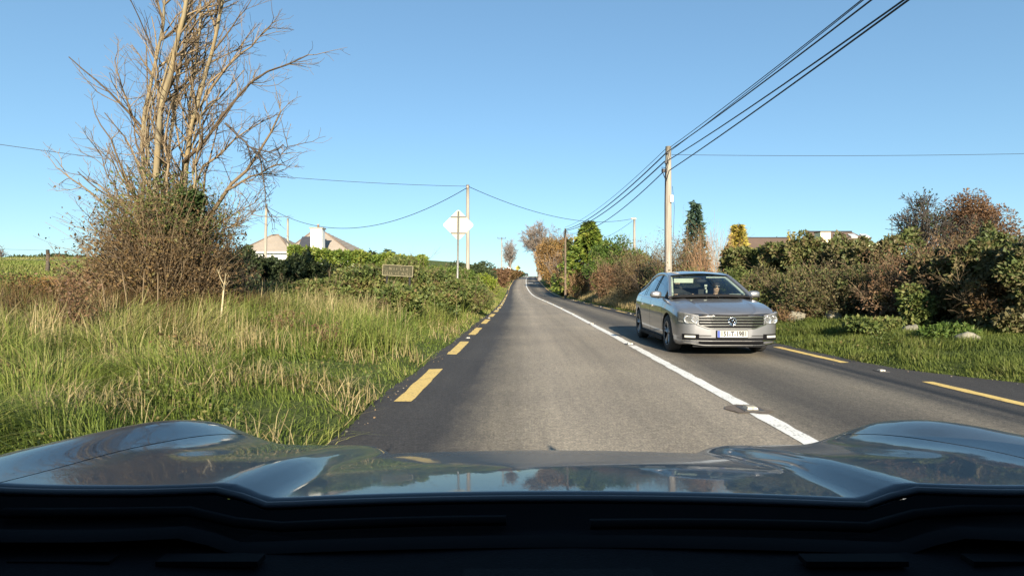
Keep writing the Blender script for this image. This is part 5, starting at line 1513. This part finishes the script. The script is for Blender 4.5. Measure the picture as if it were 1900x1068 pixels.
    strip('chrome_bar', -.80, .80, lambda x: .196 + .04 * max(0, abs(x) - .5) / .3, lambda x: .210 + .04 * max(0, abs(x) - .5) / .3, CHROME, .014, 30, it, -.002)
    strip('bumper_lip', -.66, .66, .165, .205, BLACKP, -.05, 24, root, .14)
    # badge: ring with a V over a W
    bd = MB(); bd.lathe([(0, -.004), (.066, -.004), (.07, .004), (.0, .004)], 28, (0, -.028, .598), 'y'); bo = bd.build('badge', GRILLB, root)
    mb = MB(); a = np.linspace(0, 2 * PI, 33); mb.tube(np.stack([.066 * np.cos(a), np.full(33, -.036), .598 + .066 * np.sin(a)], 1), .0075, 6, cap=False); mb.build('badge_ring', CHROME, bo)
    mb = MB()
    for P in ([(-.026, .054), (0, .006), (.026, .054)], [(-.052, .030), (-.026, -.052), (0, -.006), (.026, -.052), (.052, .030)]):
        for p, q in zip(P[:-1], P[1:]): mb.tube([[p[0], -.038, .598 + p[1]], [q[0], -.038, .598 + q[1]]], .0065, 5)
    mb.build('badge_letter', CHROME, bo)
    if plate:
        mb = MB(); mb.box((0, -.030, .392), (.54, .02, .125)); pl = mb.build('number_plate', BLACKP, root)
        mb = MB(); mb.box((0, -.0425, .392), (.522, .006, .108)); mb.build('plate_face', WHITEP, pl)
        mb = MB(); mb.box((-.238, -.0465, .392), (.042, .003, .104)); mb.build('plate_band', BLUEP, pl)
        cu = bpy.data.curves.new('plate_text', 'FONT'); cu.body = '151-T-1981'; cu.size = .098; cu.align_x = 'CENTER'; cu.align_y = 'CENTER'; cu.extrude = .001; cu.offset = .004
        to = bpy.data.objects.new('plate_text', cu); COL.objects.link(to); bpy.context.view_layer.update()
        tm = bpy.data.meshes.new_from_object(to.evaluated_get(bpy.context.evaluated_depsgraph_get())); bpy.data.objects.remove(to)
        xs = np.array([v.co.x for v in tm.vertices]); k = .43 / (xs.max() - xs.min())
        for v in tm.vertices: v.co = Vector((v.co.x * k, v.co.y * 1.12, v.co.z))
        tm.materials.clear(); tm.materials.append(INKP)
        t = obj_from(tm, 'plate_lettering', pl, (.022, -.0475, .392)); t.rotation_euler = (PI / 2, 0, 0)
    # greenhouse curve along the roof rail (u, x, z)
    rail = catmull([(1.12, .79, .985), (1.45, .715, 1.165), (1.80, .635, 1.335), (2.05, .60, 1.405), (2.45, .588, 1.44), (2.95, .588, 1.43), (3.35, .60, 1.36), (3.75, .655, 1.20), (4.10, .735, 1.075)], 60)
    for sx in (-1, 1):
        mb = MB(); P = np.stack([sx * rail[:, 1], rail[:, 0], rail[:, 2]], 1)
        mb.tube(P, .036, 10); mb.build('roof_rail', paint, root)
        # side glass from rail down to belt
        k = np.where((rail[:, 0] > 1.40) & (rail[:, 0] < 3.72))[0]
        top = P[k]; bot = np.stack([np.full(len(k), sx * .835), top[:, 1], np.array([cl(u, CS) - .02 for u in top[:, 1]])], 1)
        V = np.array([top + (bot - top) * t + np.array([sx * .018 * math.sin(PI * t), 0, 0]) for t in np.linspace(0, 1, 6)])
        mb = MB(); mb.grid(V, flip=sx < 0); mb.build('side_window', SIDEGLASS, root)
        # pillars
        for u, w in ((2.42, .09), (3.30, .05)):
            i = int(np.argmin(abs(rail[:, 0] - u))); a = P[i]; b_ = np.array([sx * .842, u - .02, cl(u, CS) - .02])
            mb = MB(); mb.grid(np.array([[a + (b_ - a) * t + np.array([sx * (.012 + .018 * math.sin(PI * t)), dw, 0]) for dw in (-w / 2, w / 2)] for t in np.linspace(0, 1, 6)]), flip=sx > 0); mb.build('pillar', BLACKP, root)
        # quarter panel behind the rear window
        k = np.where(rail[:, 0] >= 3.68)[0]
        top = P[k]; bot = np.stack([np.full(len(k), sx * .84), top[:, 1], np.array([cl(u, CS) - .03 for u in top[:, 1]])], 1)
        V = np.array([top + (bot - top) * t + np.array([sx * .012 * math.sin(PI * t), 0, 0]) for t in np.linspace(0, 1, 5)])
        mb = MB(); mb.grid(V, flip=sx < 0); mb.build('quarter_panel', paint, root)
        # small triangle by the mirror, chrome belt line
        k = np.where((rail[:, 0] >= 1.1) & (rail[:, 0] <= 1.44))[0]
        top = P[k]; bot = np.stack([np.full(len(k), sx * .835), top[:, 1], np.array([cl(u, CS) - .03 for u in top[:, 1]])], 1)
        mb = MB(); mb.grid(np.array([top, bot]), flip=sx < 0); mb.build('corner_panel', BLACKP, root)
        us_ = np.linspace(1.2, 3.95, 40)
        mb = MB(); mb.tube(np.stack([np.full(40, sx * .846), us_, np.array([cl(u, CS) - .018 for u in us_])], 1), .011, 6); mb.build('belt_trim', CHROME, root)
        for u in (2.20, 3.25):
            mb = MB(); mb.box((sx * .922, u, .80), (.03, .19, .032)); mb.build('door_handle', paint, root)
        for u in (1.32, 2.42, 3.42):
            zz = np.linspace(.27, .93, 14)
            xx = [sx * (np.interp(z, body_section(u)[4:30, 1], body_section(u)[4:30, 0]) - .003) for z in zz]
            mb = MB(); mb.tube(np.stack([xx, np.full(14, u) + (.05 * (zz - .6) if u > 3 else 0), zz], 1), .005, 4); mb.build('door_gap', BLACKP, root)
        mb = MB(); mb.box((sx * .905, 2.3, .215), (.05, 2.1, .07)); mb.build('sill_trim', BLACKP, root)
        # mirror
        mr = MB(); mr.ball((sx * 1.0, 1.50, 1.03), (.115, .07, .072), 20, 12)
        q_ = (mr.v[0] - (sx * 1.0, 1.50, 1.03)) / (.115, .07, .072); mr.v[0] = np.sign(q_) * np.abs(q_) ** .72 * (.115, .07, .068) * (1 - .12 * q_[:, :1] * sx) + (sx * 1.0, 1.50, 1.03); mo = mr.build('wing_mirror', paint, root)
        mb = MB(); mb.box((sx * .89, 1.50, .975), (.12, .05, .035)); mb.build('mirror_arm', BLACKP, mo)
        mb = MB(); mb.box((sx * 1.0, 1.445, .985), (.16, .03, .02)); mb.build('mirror_trim', BLACKP, mo)
        # wheels
        for u in WH_U:
            c = (sx * .80, u, .335)
            mb = MB(); mb.lathe([(.215, -.11 ), (.30, -.112), (.328, -.085), (.335, -.03), (.335, .03), (.328, .085), (.30, .112), (.215, .11)], 32, c, 'x'); ty = mb.build('wheel', RUBBER, root)
            mb = MB(); mb.lathe([(.216, -.10), (.222, .10 ), (.205, .105), (.195, .05), (.05, .03), (0, .03)] if sx > 0 else [(.216, .10), (.222, -.10), (.205, -.105), (.195, -.05), (.05, -.03), (0, -.03)], 28, c, 'x'); mb.build('rim', GRILLB, ty)
            for s5 in range(5):
                a = 2 * PI * s5 / 5 + .3
                mb = MB()
                for da in (-.16, .16):
                    mb.tube([[c[0] + sx * .075, u + .03 * math.cos(a), .335 + .03 * math.sin(a)], [c[0] + sx * .085, u + .12 * math.cos(a + da * .6), .335 + .12 * math.sin(a + da * .6)], [c[0] + sx * .092, u + .212 * math.cos(a + da), .335 + .212 * math.sin(a + da)]], [.022, .017, .018], 6)
                mb.build('spoke', ALLOY, ty)
            a = np.linspace(0, 2 * PI, 33)
            mb = MB(); mb.tube(np.stack([np.full(33, c[0] + sx * .10), u + .214 * np.cos(a), .335 + .214 * np.sin(a)], 1), .010, 5, cap=False); mb.build('rim_edge', ALLOY, ty)
    # roof
    k = np.where((rail[:, 0] >= 1.90) & (rail[:, 0] <= 3.42))[0]
    V = np.array([[(x * rail[i, 1], rail[i, 0] - .10 * (1 - x * x) * (1 if rail[i, 0] < 2.1 else 0) * (2.1 - rail[i, 0]) / .2, rail[i, 2] + .022 + .045 * (1 - x * x)) for x in np.linspace(-1, 1, 15)] for i in k])
    mb = MB(); mb.grid(V, flip=False); mb.build('roof', paint, root)
    mb = MB(); mb.grid(V[2:-2, 1:-1] - np.array([0, 0, .05]), flip=True); mb.build('headliner', PALEV, root)
    # windscreen and rear window
    def screen(nm, us0, us1, bow0, bow1, mat, n=12):
        i0, i1 = int(np.argmin(abs(rail[:, 0] - us0))), int(np.argmin(abs(rail[:, 0] - us1)))
        V = []
        for t in np.linspace(0, 1, n):
            i = int(round(i0 + (i1 - i0) * t)); bw = bow0 + (bow1 - bow0) * t
            V.append([(x * (rail[i, 1] - .005), rail[i, 0] + bw * (1 - x * x), rail[i, 2] + .030 * (1 - x * x) + .004) for x in np.linspace(-1, 1, 17)])
        mb = MB(); mb.grid(np.array(V), flip=False); return mb.build(nm, mat, root)
    screen('windscreen', 1.13, 1.93, -.20, -.10, WSGLASS)
    screen('rear_window', 3.98, 3.40, .22, .06, SIDEGLASS)
    i0 = int(np.argmin(abs(rail[:, 0] - 1.13)))
    xs = np.linspace(-.8, .8, 25)
    mb = MB(); mb.tube(np.stack([xs, 1.13 - .22 * (1 - (xs / .79) ** 2) + .0, np.full(25, .985) + .028 * (1 - (xs / .79) ** 2)], 1), .020, 6); mb.build('scuttle_seal', BLACKP, root)
    for x0, x1 in ((-.62, .02), (.05, .66)):
        mb = MB(); xx = np.linspace(x0, x1, 8)
        mb.tube(np.stack([xx, 1.135 - .22 * (1 - (xx / .79) ** 2) + .02, .99 + .028 * (1 - (xx / .79) ** 2) + .018], 1), .009, 5); mb.build('wiper', BLACKP, root)
    # pale edge of the A pillars seen through the glass
    for sx in (-1, 1):
        k = np.where((rail[:, 0] >= 1.22) & (rail[:, 0] <= 1.92))[0]
        P = np.stack([sx * (rail[k, 1] - .055), rail[k, 0] + .05, rail[k, 2] - .02], 1)
        mb = MB(); mb.tube(P, .026, 6); mb.build('pillar_trim', PALEV, root)
    # interior
    mb = MB(); mb.grid(np.array([[(x, 1.02 + .45 * t, .972 + .02 * (1 - x * x) - .03 * t - .10 * max(0, t - .75) / .25) for x in np.linspace(-.74, .74, 13)] for t in np.linspace(0, 1, 8)]), flip=True)
    mb.box((0, 1.46, .80), (1.44, .06, .24)); mb.build('dashboard', CABIN, root)
    mb = MB(); mb.box((0, 2.5, .42), (1.5, 2.3, .06)); mb.box((0, 3.66, .72), (1.4, .08, .6)); mb.box((0, 1.42, .62), (1.5, .06, .5)); mb.build('cabin_floor', CABIN, root)
    for sx in (-1, 1):
        mb = MB(); mb.box((sx * .76, 2.5, .68), (.05, 2.2, .56)); mb.build('door_card', CABIN, root)
        mb = MB(); mb.box((sx * .37, 2.18, .56), (.50, .52, .16)); mb.box((sx * .37, 2.50, .86), (.48, .14, .62), Matrix.Rotation(rad(-14), 3, 'X'), taper=(.8, .8)); mb.build('seat', CABIN, root)
        mb = MB(); mb.ball((sx * .37, 2.62, 1.24), (.13, .05, .09), 12, 8); mb.build('headrest', CABIN, root)
    mb = MB(); mb.box((0, 3.35, .56), (1.3, .5, .16)); mb.box((0, 3.58, .86), (1.3, .12, .56), Matrix.Rotation(rad(-16), 3, 'X')); mb.build('rear_seat', CABIN, root)
    return root, rail

def wheel_and_visors(root):
    # driver sits on the car's right hand side (its -x side when it faces -y)
    a = np.linspace(0, 2 * PI, 33); tilt_ = Matrix.Rotation(rad(24), 3, 'X')
    P = np.array([tilt_ @ Vector((.185 * math.cos(q), 0, .185 * math.sin(q))) for q in a]) + np.array([-.37, 1.63, .90])
    mb = MB(); mb.tube(P, .016, 7, cap=False); st = mb.build('steering_wheel', CABIN, root)
    mb = MB(); mb.box((-.37, 1.62, .90), (.30, .03, .05)); mb.build('wheel_spoke', CABIN, st)
    mb = MB(); mb.box((-.33, 1.86, 1.30), (.40, .02, .085), Matrix.Rotation(rad(12), 3, 'X')); o = mb.build('sun_visor', PALEV, root); o['label'] = 'pale sun visor folded down before the driver'
    mb = MB(); mb.box((.35, 1.93, 1.365), (.40, .10, .018)); mb.build('sun_visor', PALEV, root)
    mb = MB(); mb.ball((0.0, 1.72, 1.29), (.11, .025, .035), 12, 8); mb.build('rear_view_mirror', CABIN, root)
    mb = MB(); mb.box((.48, 1.10, 1.025), (.22, .13, .006), Matrix.Rotation(rad(16), 3, 'X')); mb.build('paper', WHITEP, root)
    mb = MB(); mb.box((.04, 1.56, 1.20), (.055, .012, .04)); mb.box((.04, 1.56, 1.15), (.035, .012, .035)); mb.box((.055, 1.56, 1.09), (.03, .012, .06)); mb.build('hanging_tag', WHITEP, root)

CAR_RZ = math.atan2(.055, 3.3) * -1
car, RAIL = make_car('silver_car', 'silver saloon car coming towards the viewer in the right lane with lit sun on its front', (3.655, 9.62, 0.0), CAR_RZ, SILVER)
car['label'] = 'silver saloon car coming the other way in the right lane, two people inside'
wheel_and_visors(car)
car.scale = (1, 1, 1.045)

# ------------------------------------------------------------------ people in the silver car
SKIN = plain('skin', (.56, .36, .26), .55, 0, .06, 20)
HAIRD = plain('dark_hair', (.025, .018, .014), .6, 0, .3, 60)
CLOTHD = plain('dark_jacket', (.03, .03, .035), .9, 0, .2, 20)
CLOTHR = plain('maroon_top', (.085, .03, .03), .9, 0, .2, 20)
EYEW = plain('dark_lens', (.01, .01, .012), .15)
def person(label, base, cloth, seed, look=0.0, arms='lap', hair_long=False, glasses=False):
    """seated figure facing -y; base is the middle of the seat cushion top, car space"""
    root = thing('person', label, 'person', base)
    bm = bmesh.new(); sk = bm.verts.layers.skin.verify()
    def v(p, r):
        q = bm.verts.new(p); q[sk].radius = (r[0], r[1]) if isinstance(r, tuple) else (r, r); return q
    def chain(start, pts):
        a = start
        for p, r in pts:
            b = v(p, r); bm.edges.new((a, b)); a = b
        return a
    pel = v((0, 0, .09), (.15, .12)); pel[sk].use_root = True
    ch = chain(pel, [((0, .03, .24), (.135, .10)), ((0, .07, .40), (.16, .11)), ((0, .09, .50), (.13, .085))])
    nk = chain(ch, [((0, .09, .58), .052), ((0, .075, .63), .052)])
    hd = chain(nk, [((0, .055, .675), (.066, .080)), ((0, .055, .73), (.075, .094)), ((0, .062, .785), (.064, .082)), ((0, .066, .806), (.040, .052))])
    for s in (-1, 1):
        chain(pel, [((s * .10, -.05, .08), .085), ((s * .12, -.42, .10), .065), ((s * .12, -.50, -.10), .055), ((s * .12, -.52, -.36), .042), ((s * .12, -.62, -.40), .035)])
        if arms == 'wheel': el, wr, hn = (s * .25, -.10, .26), (s * .19, -.36, .40), (s * .175, -.435, .435)
        else: el, wr, hn = (s * .25, .00, .20), (s * .14, -.20, .18), (s * .10, -.27, .175)
        pm = chain(ch, [((s * .17, .08, .475), .062), ((s * .235, .04, .38), .052), (el, .042), (wr, .028), (hn, (.036, .018))])
        d = unit(np.array(hn) - np.array(wr)); side = unit(np.cross(d, [0, 0, 1.0])); dn = np.cross(side, d)
        for k, (o, ln) in enumerate(((-.028, .065), (-.009, .078), (.010, .074), (.027, .058))):
            p = np.array(hn) + side * o; b0 = p + d * .028; b1 = b0 + d * ln * .5 - np.array([0, 0, .006]); b2 = b1 + d * ln * .3 - np.array([0, 0, .028]) ; 
            chain(pm, [(tuple(b0), .0095), (tuple(b1), .0085), (tuple(b2), .007)])
        t0 = np.array(hn) - side * .03 * s * (1 if side[0] > 0 else -1) - d * .02
        chain(pm, [(tuple(t0 + d * .03 - side * s * .012), .011), (tuple(t0 + d * .055 - np.array([0, 0, .015])), .009)])
    me = bpy.data.meshes.new('person_body'); bm.to_mesh(me); bm.free()
    o = obj_from(me, 'body')
    o.modifiers.new('s', 'SKIN').use_smooth_shade = True
    sb = o.modifiers.new('u', 'SUBSURF'); sb.levels = 2; sb.render_levels = 2
    bpy.context.view_layer.update()
    m2 = bpy.data.meshes.new_from_object(o.evaluated_get(bpy.context.evaluated_depsgraph_get()))
    o.modifiers.clear(); o.data = m2; o.parent = root
    m2.materials.clear()
    for m_ in (cloth, SKIN): m2.materials.append(m_)
    hc = Vector((0, .055, .73))
    # brow, nose, mouth and chin are pulled out of the head's own surface
    for w in m2.vertices:
        p = w.co
        if p.z > .62 and p.y < .06:
            n_ = math.exp(-((p.x / .016) ** 2 + ((p.z - .722) / .022) ** 2)); p.y -= .022 * n_
            e_ = sum(math.exp(-(((p.x - s * .032) / .017) ** 2 + ((p.z - .748) / .012) ** 2)) for s in (-1, 1)); p.y += .010 * e_
            c_ = math.exp(-((p.x / .03) ** 2 + ((p.z - .655) / .018) ** 2)); p.y -= .010 * c_
            m_ = math.exp(-((p.x / .026) ** 2 + ((p.z - .690) / .005) ** 2)); p.y += .006 * m_
    for pl in m2.polygons:
        pl.use_smooth = True
        c = pl.center
        hand = c.y < (-.39 if arms == 'wheel' else -.215) and c.z > .13 and abs(c.x) < .26
        pl.material_index = 1 if (c.z > .585 or hand) else 0
    mb = MB()
    for s in (-1, 1):
        mb.ball((s * .076, .075, .73), (.012, .022, .032), 8, 6)
    mb.build('ear', SKIN, root)
    mb = MB()
    for s in (-1, 1): mb.ball((s * .030, -.026, .748), (.012, .008, .007), 8, 6)
    mb.build('eye', EYEW, root)
    mb = MB(); mb.ball((0, -.028, .689), (.024, .006, .006), 10, 5); mb.build('mouth', plain('lip_%d' % seed, (.35, .13, .11), .6), root)
    # hair cap
    V = []
    for a in np.linspace(0, 2 * PI, 20, endpoint=False):
        row = []
        for t in np.linspace(.02, 1, 9):
            front = .5 - .5 * math.sin(a)              # 1 towards -y
            low = (PI * (.80 if hair_long else .60)) * (1 - front ** 3) + PI * .40 * front ** 3
            th = t * low
            row.append((.094 * math.cos(a) * math.sin(th), .070 + .114 * math.sin(a) * math.sin(th), .748 + .112 * math.cos(th)))
        V.append(row)
    mb = MB(); mb.grid(np.array(V), closed_u=True, flip=True); mb.build('hair', HAIRD, root)
    if glasses:
        mb = MB()
        for s in (-1, 1): mb.ball((s * .032, -.040, .748), (.027, .007, .019), 12, 6)
        mb.tube([[-.01, -.043, .752], [.01, -.043, .752]], .003, 5)
        mb.build('sunglasses', EYEW, root)
    return root
M_ = Matrix.Translation(car.location) @ Matrix.Rotation(CAR_RZ, 4, 'Z')
def car_pt(x, y, z): return (M_ @ Vector((x, y, z * 1.045))).to_tuple()
d1 = person('driver of the silver car in dark clothes, hands on the steering wheel', car_pt(-.37, 2.16, .60), CLOTHD, 1, arms='wheel')
d2 = person('front passenger of the silver car with dark hair and sunglasses', car_pt(.43, 2.06, .46), CLOTHR, 2, hair_long=True, glasses=True)
for d_ in (d1, d2): d_.rotation_euler = (0, 0, CAR_RZ)

# ------------------------------------------------------------------ distant car on the crest (drives away)
fc, _ = make_car('dark_car', 'tiny dark car going over the crest of the road', (0, 0, 0), PI, DARKPAINT, plate=False)
yf = 262.0
fc.location = (float(Cx(yf)) - 1.7, yf, float(RZ(yf)) + .02)

# ------------------------------------------------------------------ own car: bonnet, scuttle, dashboard, shell
OWNP = NT('grey_blue_paint')
_f = OWNP.noise(700, 2); _d = OWNP.noise(3, 5)
OWNP.color(OWNP.mix(.5, OWNP.ramp(_f, [(.35, (.045, .052, .060)), (.65, (.07, .08, .09))]), OWNP.ramp(_d, [(.3, (.05, .058, .066)), (.7, (.07, .08, .088))])))
OWNP.set(Metallic=.4, Roughness=.5); OWNP.b.inputs['Coat Weight'].default_value = .62; OWNP.b.inputs['Coat IOR'].default_value = 1.38; OWNP.b.inputs['Coat Roughness'].default_value = .03
_g = OWNP.noise(9, 8, .75); _r = OWNP.n('ShaderNodeMapRange'); OWNP.l(_g, _r.inputs[0]); _r.inputs[1].default_value = .45; _r.inputs[2].default_value = .8; _r.inputs[3].default_value = .025; _r.inputs[4].default_value = .16; OWNP.l(_r.outputs[0], OWNP.b.inputs['Coat Roughness'])
OWNP = OWNP.m
DASH = plain('dash_plastic', (.0030, .0032, .0042), .85, 0, .25, 60, .2, .15)
SEAL = plain('seal_rubber', (.0035, .0035, .004), .9, 0, .1, 20, 0, .15)
own = thing('own_car', 'dark grey blue car whose bonnet and black dashboard fill the bottom of the view', 'car', (0, 0, 0))
XC = .055
ZC = [(.5, .993), (.6, .985), (.7, .975), (.9, .948), (1.1, .903), (1.25, .866), (1.35, .838), (1.45, .802), (1.55, .755), (1.62, .71), (1.70, .62)]
_yy = np.linspace(.4, 1.8, 400); _zz = np.interp(_yy, *zip(*ZC)); _k = np.exp(-.5 * (np.arange(-30, 31) / 12) ** 2); _k /= _k.sum()
_zs = np.convolve(np.pad(_zz, 30, mode='edge'), _k, 'valid')
def hz(x, y):
    a = np.abs(x - XC)
    z = np.interp(y, _yy, _zs)
    z = z + .022 * smooth01(a, .375, .44) * (1 - .8 * smooth01(y, 1.45, 1.66))
    g = 1 - smooth01(y, 1.28, 1.66)
    z = z + (.058 - .050 * smooth01(-y, -1.22, -.72)) * np.exp(-((a - .81) / .10) ** 2) * g
    z = z + .010 * (1 - (a / .4) ** 2).clip(0, 1)
    z = z - 5.5 * np.clip(a - .86, 0, 1) ** 2
    return z
def yfront(x): a = np.abs(x - XC); return 1.66 - .10 * (a / .9) ** 2 - .22 * smooth01(a, .6, .93)
def yrear(x): a = np.abs(x - XC); return .705 - .018 * smooth01(a, .38, .55)
def own_panel(nm, xa, xb, n, m, y0f, y1f, par=own, mat=OWNP):
    V = []
    for x in np.linspace(xa, xb, n):
        y0, y1 = float(y0f(x)), float(y1f(x))
        ys = np.linspace(y0, y1, m)
        V.append(np.stack([np.full(m, x), ys, hz(np.full(m, x), ys)], 1))
    V = np.array(V)
    # turned down lips
    lipf = V[:, -1:, :] + np.array([0, .012, -.05]); lipr = V[:, :1, :] + np.array([0, -.004, -.014])
    V = np.concatenate([lipr, V, lipf], 1)
    mb = MB(); mb.grid(V, flip=True); return mb.build(nm, mat, par)
own_panel('bonnet', XC - .7185, XC + .7185, 90, 60, yrear, yfront)
for s in (-1, 1):
    own_panel('wing', XC + s * .721, XC + s * .955, 26, 60, lambda x: yrear(x) - .10, yfront)
    xs = np.full(30, XC + s * .955); ys = np.linspace(.60, 1.45, 30); zt_ = hz(xs, ys)
    mb = MB(); mb.grid(np.array([np.stack([xs, ys, zt_], 1), np.stack([xs + s * .015, ys, zt_ - .2], 1), np.stack([xs + s * .0, ys, zt_ * 0 + .35], 1)]), flip=s > 0); mb.build('wing_side', OWNP, own)
# washer jets and bonnet emblem edge
SEALX = np.linspace(XC - .90, XC + .90, 60)
ys = np.array([float(yrear(x)) for x in SEALX])
mb = MB(); mb.tube(np.stack([SEALX, ys - .006, hz(SEALX, ys) - .004], 1), .0045, 6); mb.build('bonnet_seal', plain('seal_grey', (.05, .05, .055), .6), own)
V = []
for t, dz in ((.0, -.008), (.25, -.030), (.55, -.034), (.8, -.022), (1.0, -.03)):
    V.append(np.stack([SEALX, ys - .012 - .07 * t, hz(SEALX, ys) + dz], 1))
mb = MB(); mb.grid(np.array(V), flip=False); mb.build('scuttle', SEAL, own)
# dashboard top
V = []
for t in np.linspace(0, 1, 10):
    y = .70 - .59 * t
    V.append(np.stack([np.linspace(XC - .85, XC + .85, 41), np.full(41, y) - .03 * np.abs(np.linspace(-1, 1, 41)) ** 2, .948 - .03 * t + .006 * math.sin(t * 9) + .004 * np.cos(np.linspace(-9, 9, 41))], 1))
mb = MB(); mb.grid(np.array(V), flip=False)
mb.box((XC, .10, .80), (1.7, .05, .24))
mb.box((XC, .69, .70), (1.86, .03, .42))
db = mb.build('dashboard', DASH, own)
mb = MB(); mb.box((.035, .46, .952), (.20, .22, .022), taper=(.95, .9)); mb.build('display_hood', DASH, db)
for x in (-.5, -.34, .36, .54):
    mb = MB(); mb.box((x, .60, .951), (.11, .018, .006)); mb.build('demister_vent', SEAL, db)
for x0, x1 in ((-.62, -.02), (.08, .70)):
    xx = np.linspace(x0, x1, 12)
    mb = MB(); mb.tube(np.stack([xx, .655 + .012 * np.sin((xx - x0) * 3), hz(xx, np.full(12, .7)) - .018], 1), .006, 6); mb.build('wiper', SEAL, own)
# shell: roof, pillars, sides and rear keep the cabin dark
LINER = plain('roof_liner', (.05, .05, .05), .9)
V = np.array([[(XC + x, y, 1.43 + .02 * (1 - (x / .62) ** 2) - .03 * smooth01(y, -.3, .2) - .10 * smooth01(-y, 1.3, 2.4)) for x in np.linspace(-.68, .68, 13)] for y in np.linspace(.04, -2.4, 20)])
mb = MB(); mb.grid(V, flip=False); mb.build('roof', OWNP, own)
mb = MB(); mb.grid(V - np.array([0, 0, .03]), flip=True); mb.build('headliner', LINER, own)
TINT = plain('privacy_glass', (.01, .011, .012), .06, 0, .05, 2)
for s in (-1, 1):
    mb = MB(); mb.tube([[XC + s * .86, .62, .96], [XC + s * .74, .34, 1.22], [XC + s * .62, .09, 1.42]], .035, 8); mb.build('pillar', OWNP, own)
    mb = MB(); mb.grid(np.array([[(XC + s * (.90 - .29 * t), y - .0 * t, .96 + .50 * t) for t in np.linspace(0, 1, 5)] for y in np.linspace(.58, -2.85, 12)]), flip=s > 0); mb.build('side_window', TINT, own)
    mb = MB(); mb.grid(np.array([[(XC + s * w, y, z) for w, z in ((.90, .965), (.945, .85), (.95, .6), (.93, .4), (.86, .28))] for y in np.linspace(.60, -3.0, 14)]), flip=s < 0); mb.build('side_panel', OWNP, own)
    for y in (1.08, -1.65):
        mb = MB(); mb.lathe([(.0, -.08), (.22, -.10), (.30, -.11), (.34, -.05), (.34, .05), (.30, .11), (.22, .10), (0, .08)], 28, (XC + s * .82, y, .34), 'x'); mb.build('wheel', RUBBER, own)
mb = MB(); mb.grid(np.array([[(XC + x, y, z) for x in np.linspace(-.95, .95, 9)] for y, z in ((-2.3, 1.46), (-2.75, 1.1), (-3.0, .96), (-3.05, .6), (-3.0, .3))]), flip=True); mb.build('tailgate', OWNP, own)
mb = MB(); mb.grid(np.array([[(XC + x, y, .30) for x in np.linspace(-.86, .86, 5)] for y in (.9, -3.0)]), flip=False); mb.build('underbody', SEAL, own)
mb = MB(); mb.grid(np.array([[(XC + x, 1.62 - .28 * abs(x / .9) ** 4 + dy, z) for x in np.linspace(-.9, .9, 21)] for z, dy in ((.66, 0), (.55, .05), (.35, .05), (.25, -.02))]), flip=True); mb.build('front_bumper', OWNP, own)
